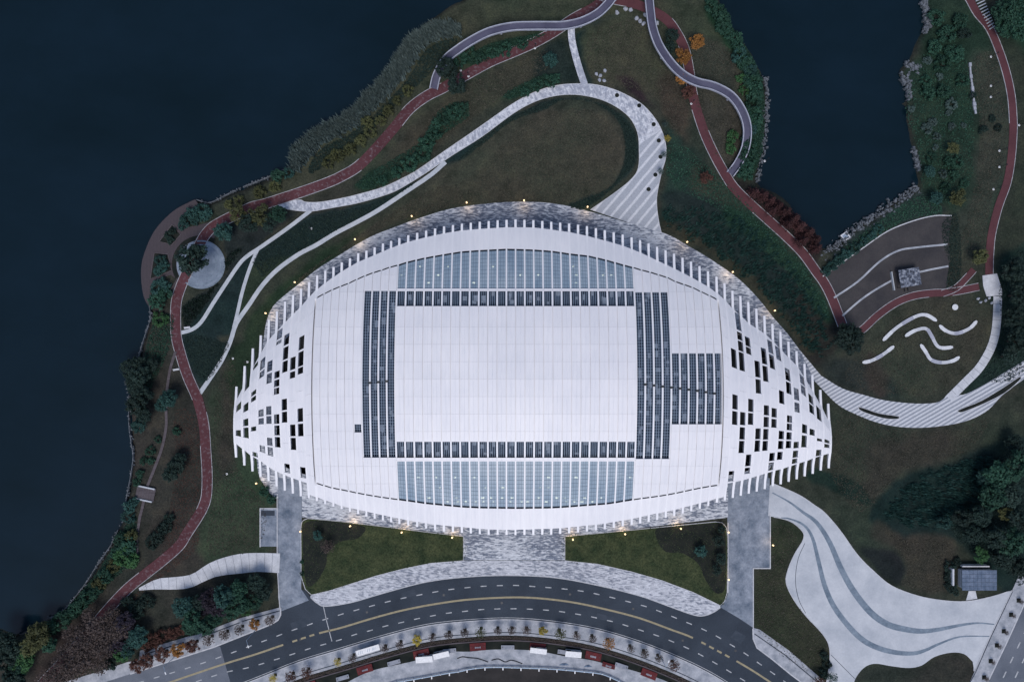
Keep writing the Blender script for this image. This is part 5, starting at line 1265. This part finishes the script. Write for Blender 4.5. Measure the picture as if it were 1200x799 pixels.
for u, v in ((699,87),(703.5,89),(708.5,83),(702.5,94),(708,95)): rock(u, v, .75, 'pale boulder in the cluster on the grass above the loop path', 'boulders above the loop path')
for u, v in ((723,15),(733,11),(739,12),(750,25),(756,18),(754,28),(746,22),(770,27)): rock(u, v, .9, 'grey boulder in the rock bed beside the footbridge and red track', 'boulders beside the footbridge')
for u, v in ((1146,350),(1149,354),(1155,352),(1162,355),(1159,349)): rock(u, v, .6, 'white boulder beside the slab garden path', 'boulders beside the garden path')

# ================================================================== THINGS
def glow(parent, loc, power, col_=(1.0, .66, .34)):
    l = bpy.data.lights.new('lamp_light', 'POINT'); l.energy = power; l.color = col_; l.shadow_soft_size = .25
    o = link('lamp_light', l, parent); o.location = loc
def flood(u, v, label, group, power=70, hgt=3.6):
    """lit post lamp facing the stadium"""
    x, y, _ = G(u, v)
    tx, ty, _ = G(624, 445); a = math.atan2(ty-y, tx-x)
    e = empty('flood_lamp', (x, y, .05), a, label=label, cat='lamp', group=group)
    MB().disc((0, 0), .22, -.1, .12, 10).build('base', M['dark_metal'], e)
    MB().tube((0, 0, .1), (0, 0, hgt), .07, .05, 8).build('pole', M['dark_metal'], e)
    MB().bar((0, 0, hgt), (.75, 0, hgt+.08), .12, .08).build('arm', M['dark_metal'], e)
    h = MB().box(.1, -.2, hgt+.06, .6, .2, hgt+.2).build('lamp_head', M['lamp'], e)
    MB().box(.0, -.24, hgt-.02, .65, .24, hgt+.055).build('housing', M['white_metal'], e)
    glow(e, (1.6, 0, hgt-.5), power)
for u, v in ((411,615),(471,622.5),(530,628.5),(671,631),(732,624.5),(797,618)):
    flood(u, v, 'lit warm lamp on the lawn edge in front of the stadium', 'lit lamps on the front lawns', 150, 2.4)
for u, v in ((313,367),(347,331),(417,281),(483,254),(547,238),(614,235.5),(688,243),(804,284),(857,319),(906,364)):
    flood(u, v, 'lit warm lamp on the outer edge of the northern paved ring', 'lit lamps around the northern ring', 110, 2.8)
for u, v, t in ((904,637,'lit lamp on the grass side of the east driveway'), (852.3,622,'lit lamp where the east driveway meets the paved ring'), (852.3,677,'lit lamp halfway down the lawn side of the east driveway'), (353.4,621,'lit lamp on the lawn corner of the west driveway'), (302,565,'lit lamp where the paved ring meets the west driveway')):
    flood(u, v, t, None, 60, 2.6)
def lamp_post(u, v, label, group, hgt=4.4):
    x, y, _ = G(u, v)
    e = empty('garden_lamp', (x, y, .02), 0, label=label, cat='lamp', group=group)
    MB().disc((0, 0), .38, -.1, .2, 10).build('base', M['white_metal'], e)
    MB().tube((0, 0, .2), (0, 0, hgt), .09, .06, 8).build('pole', M['dark_metal'], e)
    MB().tube((0, 0, hgt), (0, 0, hgt+.18), .28, .16, 10).build('lamp_head', M['dark_metal'], e)
for u, v in ((1171,177),(1171,196),(1164,222),(1161,67),(1194,147),(1161,114),(1161,101)): lamp_post(u, v, 'unlit garden lamp with white base beside the eastern red track', 'garden lamps by the eastern track')
for u, v in ((540,83),(549,90),(627,57),(810,122),(853,200),(896,189)): lamp_post(u, v, 'unlit garden lamp with white base along the northern red track', 'garden lamps by the northern track')
for u, v in ((290,424),(273,420),(266,555),(365,268)): lamp_post(u, v, 'unlit garden lamp with white base on the grass west of the stadium', 'garden lamps west of the stadium', 3)
def street_lamp(u, v, a, label, group):
    x, y, _ = G(u, v)
    e = empty('street_lamp', (x, y, .12), a, label=label, cat='street lamp', group=group)
    MB().box(-.25, -.25, -.1, .25, .25, .35).build('base', M['grey_board'], e)
    MB().tube((0, 0, .3), (0, 0, 11), .13, .07, 8).build('pole', M['blue_metal'], e)
    MB().tube((0, 0, 10.9), (1.9, 0, 11.3), .06, .05, 6).build('arm', M['blue_metal'], e)
    MB().box(1.7, -.18, 11.2, 2.6, .18, 11.36).build('lamp_head', M['white_metal'], e)
for u, v in ((301,736),(208,766)): street_lamp(u, v, math.radians(-70), 'tall pale street lamp with its arm over the road, on the west sidewalk', 'street lamps on the west sidewalk')
street_lamp(773, 766, math.radians(65), 'tall pale street lamp on the sidewalk south of the road', None)
# curved stone benches on the lawn
def bench(pts, label):
    uv = resample(cr(pts, n=6), 1.5); n = len(uv)
    c = G(*uv[n//2])
    e = empty('curved_bench', (c[0], c[1], 0), label=label, cat='bench')
    def rel(o): o.location = (-c[0], -c[1], 0); return o
    rel(ribbon('plinth', uv[1:-1], 1.0, 1.0, M['sidewalk'], z=.34, th=.4, parent=e))
    k = 5; segs = [int(round(i*(n-1)/k)) for i in range(k+1)]
    for i in range(k):
        s = uv[segs[i]:segs[i+1]+1]
        if len(s) < 2: continue
        hw = [(2.1 if i % 2 == 0 else 1.9)*(min(1, .45+.28*min(j+segs[i], n-1-j-segs[i]))) for j in range(len(s))]
        rel(ribbon('seat_slab', s, hw, hw, M['white_wall'] if i in (0, 4) else M['parapet'] if i == 2 else M['slab'], z=.50 if i % 2 == 0 else .46, th=.14, parent=e))
bench([(1034,399),(1050,384),(1071,371.5),(1084,369),(1097,376)], 'longest curved white bench arching along the red track side of the lawn')
bench([(1100,381),(1107.7,387.5),(1120,390.6),(1135,385),(1144,376)], 'U-shaped curved white bench beside the small white round plate')
bench([(1060,394),(1071,387.5),(1084,385),(1090.6,393),(1097,404.5),(1104,407.7),(1116,406.6)], 'S-shaped curved white bench in the middle of the group')
bench([(1078,403.4),(1084,412),(1090.6,421.5),(1103,424.7),(1116,422.6),(1123.6,418)], 'hooked curved white bench at the southern end of the group')
bench([(1010,424.7),(1020,422.6),(1033,416),(1047,405.5)], 'gently curved white bench standing apart towards the stadium')
x, y, _ = G(1118, 360)
e = empty('round_table', (x, y, 0.02), label='small round white stone table on the bench lawn', cat='table')
MB().disc((0, 0), .35, -.1, .6, 12).build('leg', M['slab'], e); MB().disc((0, 0), 1.05, .6, .75, 20).build('top', M['white_wall'], e)
# pavilion on the dark terrace
x, y, _ = G(1061, 326)
e = empty('garden_pavilion', (x, y, .08), math.radians(9), label='small pavilion with mottled white and dark roof on the dark terrace', cat='pavilion')
m, nt, b = mat_new('mottled pavilion roof')
nt.links.new(ramp(nt, noise_tex(nt, wcoord(nt), .9, 5, .7), [(.42, (.025, .03, .045)), (.52, (.13, .15, .20)), (.66, (.42, .43, .47))]), b.inputs['Base Color'])
for sx_ in (-1, 1):
    for sy_ in (-1, 1): MB().tube((sx_*3.4, sy_*2.9, -.1), (sx_*3.4, sy_*2.9, 2.9), .12, .12, 8).build('post', M['dark_metal'], e)
MB().box(-3.6, -3.1, 2.9, 3.6, 3.1, 3.1).build('roof', m, e)
for k in range(6): MB().box(-3.6+k*1.22, -3.1, 3.1, -3.6+k*1.22+1.1, 3.1, 3.15+.03*(k % 2)).build('roof_slat', m, e)
MB().box(-5.1, -3.6, -.1, -4.8, 3.0, 1.2).build('side_screen', M['thin'], e)
for k in range(2): MB().box(-1.2+k*1.2, -4.6, -.1, -1.0+k*1.2, -3.4, .5).build('step_rail', M['dark_metal'], e)
# service hut with blue tiled roof
x, y, _ = G(1147, 679, 3)
e = empty('service_hut', (x, y, .02), 0, label='small hut with a blue grey tiled flat roof beside the wave plaza', cat='hut')
MB().box(-5.6, -3.1, -.1, 5.6, 3.1, 3.2).build('wall', M['white_wall'], e)
rf = MB().box(-6.1, -3.6, 3.2, 6.1, 3.6, 3.4).build('roof', M['dark_metal'], e)
M['tile'] = mottled('blue grey roof tile', (.075, .11, .17), (.16, .20, .28), .4, fine=3)
for i in range(9):
    for k in range(5):
        MB().box(-6.05+i*1.345, -3.55+k*1.42, 3.4, -6.05+i*1.345+1.28, -3.55+k*1.42+1.35, 3.46+random.uniform(-.015, .02)).build('roof_tile', M['tile'], rf)
MB().box(-1.0, -3.16, 0, .2, -3.1, 2.2).build('door', M['dark_metal'], e)
MB().box(2.0, -3.16, 1.0, 4.0, -3.1, 2.2).build('window', M['wallglass'], e)
MB().box(-8.9, -2.2, -.1, -8.3, 3.6, 2.6).build('screen_wall', M['slab'], e)
MB().box(-5.5, 4.3, -.1, 4.0, 4.7, 2.6).build('screen_wall', M['slab'], e)
sheet('hut_path', [(1135,692),(1143,692),(1145,701),(1132,703)], M['slab'], z=.128)
# red boards, grey boards and kiosks on the strip south of the road
def along(off, u):
    L = offset_line(R_BOT, off); P = np.array(L)
    v = np.interp(u, P[:, 0], P[:, 1]); a = np.interp(u+6, P[:, 0], P[:, 1]) - np.interp(u-6, P[:, 0], P[:, 1])
    return v, math.atan2(-a, 12)
def board(u, mat, w_, d_, label, group, off=31, marks=False):
    v, a = along(off, u); x, y, _ = G(u, v)
    e = empty('notice_board' if marks else 'ground_panel', (x, y, .05), a, label=label, cat='banner' if marks else 'panel', group=group)
    for s in (-1, 1): MB().box(s*w_*.4-.08, -.2, -.08, s*w_*.4+.08, .2, 1.0).build('leg', M['dark_metal'], e)
    mb = MB(); mb.quad8([(-w_/2, -d_/2, .95), (w_/2, -d_/2, .95), (w_/2, d_/2, .55), (-w_/2, d_/2, .55), (-w_/2, -d_/2, 1.05), (w_/2, -d_/2, 1.05), (w_/2, d_/2, .65), (-w_/2, d_/2, .65)])
    bd = mb.build('board', mat, e)
    if marks:
        for k in range(5):
            q = -1.0 + k*.42
            mb = MB(); hh = .32*random.uniform(.6, 1)
            mb.quad8([(q, -hh-.2, 1.0), (q+.3, -hh-.2, 1.0), (q+.3, hh-.2, .72), (q, hh-.2, .72), (q, -hh-.2, 1.06-.0), (q+.3, -hh-.2, 1.06), (q+.3, hh-.2, .93), (q, hh-.2, .93)])
            mb.build('lettering', M['grey_board'], bd)
for u in (362, 428, 494, 560, 630, 695, 760): board(u, M['red_board'], 5.6, 2.5, 'red banner board with pale lettering in the dark strip south of the road', 'red boards south of the road', 30, True)
for u in (402, 462, 527, 595, 661, 728, 790): board(u, M['grey_board'], 4.6, 1.3, 'long pale grey panel lying in the dark strip south of the road', 'grey panels south of the road', 32)
board(713, M['red_board'], 4.6, 1.5, 'small faded red board next to a grey panel south of the road', None, 36, True)
def kiosk(u, v, a, w_, d_, label):
    x, y, _ = G(u, v, 2.5); e = empty('white_kiosk', (x, y, .06), a, label=label, cat='kiosk')
    MB().box(-w_/2+.15, -d_/2+.15, -.08, w_/2-.15, d_/2-.15, 2.3).build('wall', M['white_wall'], e)
    MB().box(-w_/2, -d_/2, 2.3, w_/2, d_/2, 2.5).build('roof', M['white_metal'], e)
    MB().box(-.5, -d_/2+.10, 0, .5, -d_/2+.15, 2.0).build('door', M['grey_board'], e)
    MB().box(-w_/2+.4, d_/2-.15, 1.0, -.8, d_/2-.1, 1.9).build('window', M['wallglass'], e)
kiosk(497, 772.5, math.radians(4), 5.9, 2.1, 'white flat-roofed kiosk, lower of the touching pair on the lower walk')
kiosk(517, 767.5, math.radians(13), 5.6, 1.9, 'white flat-roofed kiosk, upper of the touching pair on the lower walk')
kiosk(631, 762.5, math.radians(-7), 5.8, 1.8, 'white flat-roofed kiosk on the lower walk below a red board')
kiosk(672, 766.5, math.radians(-5), 5.6, 2.0, 'white flat-roofed kiosk on the lower walk at its narrow end')
v, a = along(11, 431); x, y, _ = G(431, 761.5, 2.6)
e = empty('bus_shelter', (x, y, .14), a, label='white roofed bus shelter with dark marks on the sidewalk south of the road', cat='bus shelter')
for sx_ in (-3.4, 0, 3.4): MB().tube((sx_, -.7, -.05), (sx_, -.7, 2.5), .08, .08, 8).build('post', M['dark_metal'], e)
rf = MB().box(-4.2, -1.0, 2.5, 4.2, 1.0, 2.65).build('roof', M['white_metal'], e)
for q in (-3.4, -2.8, -2.2, -.2, .5, 1.6, 2.0, 2.5): MB().bar((q, -.5, 2.665), (q+.35, .45, 2.665), .14, .01).build('roof_mark', M['slat'], rf)
MB().box(-3.4, -.75, .5, 3.4, -.68, 2.2).build('back_panel', M['wallglass'], e)
MB().box(-2.6, -.6, .4, 2.6, -.2, .48).build('seat', M['timber'], e)
for q in (-2.2, 2.2): MB().box(q-.06, -.5, -.05, q+.06, -.3, .4).build('seat_leg', M['dark_metal'], e)
# railing on the lower walk
pr = resample(RAILP, 10.4); c0 = G(*pr[len(pr)//2])
e = empty('blue_railing', (c0[0], c0[1], .05), label='pale blue railing along the lower walk above the bare bank', cat='railing')
for i, (u, v) in enumerate(pr):
    x, y, _ = G(u, v); x -= c0[0]; y -= c0[1]
    MB().box(x-.14, y-.14, -.1, x+.14, y+.14, 1.25).build('post', M['white_metal'], e)
    if i % 2 == 0: MB().box(x-.18, y-1.3, .0, x+.18, y-.16, .25).build('brace', M['white_metal'], e)
for zz in (1.15, .65):
    mb = MB()
    for a_, b_ in zip(pr[:-1], pr[1:]):
        p, q = G(*a_), G(*b_); mb.bar((p[0]-c0[0], p[1]-c0[1], zz), (q[0]-c0[0], q[1]-c0[1], zz), .22, .1)
    mb.build('rail', M['blue_metal'], e)
# clipped hedge behind the south sidewalk
r = random.Random(3); vs, fs = [], []
L19, L23 = south(19.6), south(23.4)
for i in range(len(L19)-1):
    for _ in range(130):
        t, s = r.random(), r.random()
        u = (L19[i][0]*(1-t)+L19[i+1][0]*t)*(1-s)+(L23[i][0]*(1-t)+L23[i+1][0]*t)*s; v = (L19[i][1]*(1-t)+L19[i+1][1]*t)*(1-s)+(L23[i][1]*(1-t)+L23[i+1][1]*t)*s
        x, y, _ = G(u, v); leaf(vs, fs, Vector((x, y, r.uniform(.1, .75))), (Vector((0, 0, 1))+rdir(r)*.7).normalized(), .3*r.uniform(.6, 1.2), r)
obj('hedge', vs, fs, M['leaf_twig'], kind='stuff', label='low brown hedge between the south sidewalk and the low wall', cat='hedge')
# dark wires and cable heaps on the lower walk
for i, pts in enumerate(([(536,771),(542,769),(550,770),(560,771),(572,775)], [(576,773),(584,771.5),(592,775),(598,773),(604,774),(612,777)])):
    mb = MB(); q = cr(pts, n=5)
    for a_, b_ in zip(q[:-1], q[1:]):
        p, s = G(*a_), G(*b_); mb.tube((p[0], p[1], .16), (s[0], s[1], .16), .16, .16, 6)
    mb.build('hose', M['dark_metal'], label=('thin' if i == 0 else 'thick') + ' dark hose lying on the lower walk', cat='hose')
def tent(u, v, w_, label):
    x, y, _ = G(u, v); e = empty('tarpaulin', (x, y, .07), 0, label=label, cat='tarpaulin')
    obj('cover', [(-w_, 0, 0), (w_, 0, 0), (w_*.3, .8, .1), (-w_*.4, .7, .1), (0, .3, .9)], [(0, 1, 4), (1, 2, 4), (2, 3, 4), (3, 0, 4)], M['slat'], e)
    MB().tube((0, .3, -.05), (0, .3, .86), .05, .05, 6).build('prop', M['dark_metal'], e)
tent(661, 779, 2.0, 'dark peaked tarpaulin on the lower walk by the railing')
tent(689, 781, 1.6, 'flatter dark tarpaulin near the end of the blue railing')
# stone wall strip, slatted steps and hatch on the east bank
p = resample(cr([(1136,74),(1137,88),(1139,105),(1141,122),(1143,134)], n=4), 4.5); c0 = G(*p[7])
e = empty('garden_wall', (c0[0], c0[1], 0), label='narrow grey stone wall on the slope of the east bank', cat='wall')
for i in range(len(p)-1):
    (u0, v0), (u1, v1) = p[i], p[i+1]
    a_, b_ = G(u0, v0+.15), G(u1, v1-.15); wd = random.uniform(.5, 1.1); z_ = random.uniform(.45, .65)
    MB().bar((a_[0]-c0[0], a_[1]-c0[1], z_), (b_[0]-c0[0], b_[1]-c0[1], z_), wd, .8).build('stone', M['grey_board'], e)
c0 = G(1153, 15)
e = empty('slatted_steps', (c0[0], c0[1], 0), label='row of grey timber slat steps beside the eastern red track', cat='steps')
for i in range(11):
    a_, b_ = G(1143+i*1.6, 2+i*3.3), G(1152+i*1.3, -2+i*3.3)
    MB().bar((a_[0]-c0[0], a_[1]-c0[1], .4), (b_[0]-c0[0], b_[1]-c0[1], .4), .35, .5).build('slat', M['thin'], e)
x, y, _ = G(991, 277)
e = empty('water_hatch', (x, y, -.6), math.radians(35), label='small white framed square hatch on the stony shore of the cove', cat='hatch')
for q in ((-1.3, -1.3, 1.3, -.9), (-1.3, .9, 1.3, 1.3), (-1.3, -.9, -.9, .9), (.9, -.9, 1.3, .9)): MB().box(q[0], q[1], -.4, q[2], q[3], .6).build('frame', M['white_wall'], e)
MB().box(-.9, -.9, -.4, .9, .9, .35).build('lid', M['slat'], e)
# benches beside the western track and rack on the grass
for (u, v, a, t) in ((220, 384, 8, 'small pale bench where the thin path meets the western red track'), (207, 433, 10, 'small pale bench between boardwalk and western red track')):
    x, y, _ = G(u, v); e = empty('park_bench', (x, y, .03), math.radians(a), label=t, cat='bench')
    MB().box(-1.1, -.3, .42, 1.1, .3, .5).build('seat', M['slab'], e); MB().box(-1.1, .26, .5, 1.1, .34, .9).build('backrest', M['slab'], e)
    for q in (-.9, .9): MB().box(q-.07, -.25, -.08, q+.07, .25, .42).build('leg', M['dark_metal'], e)
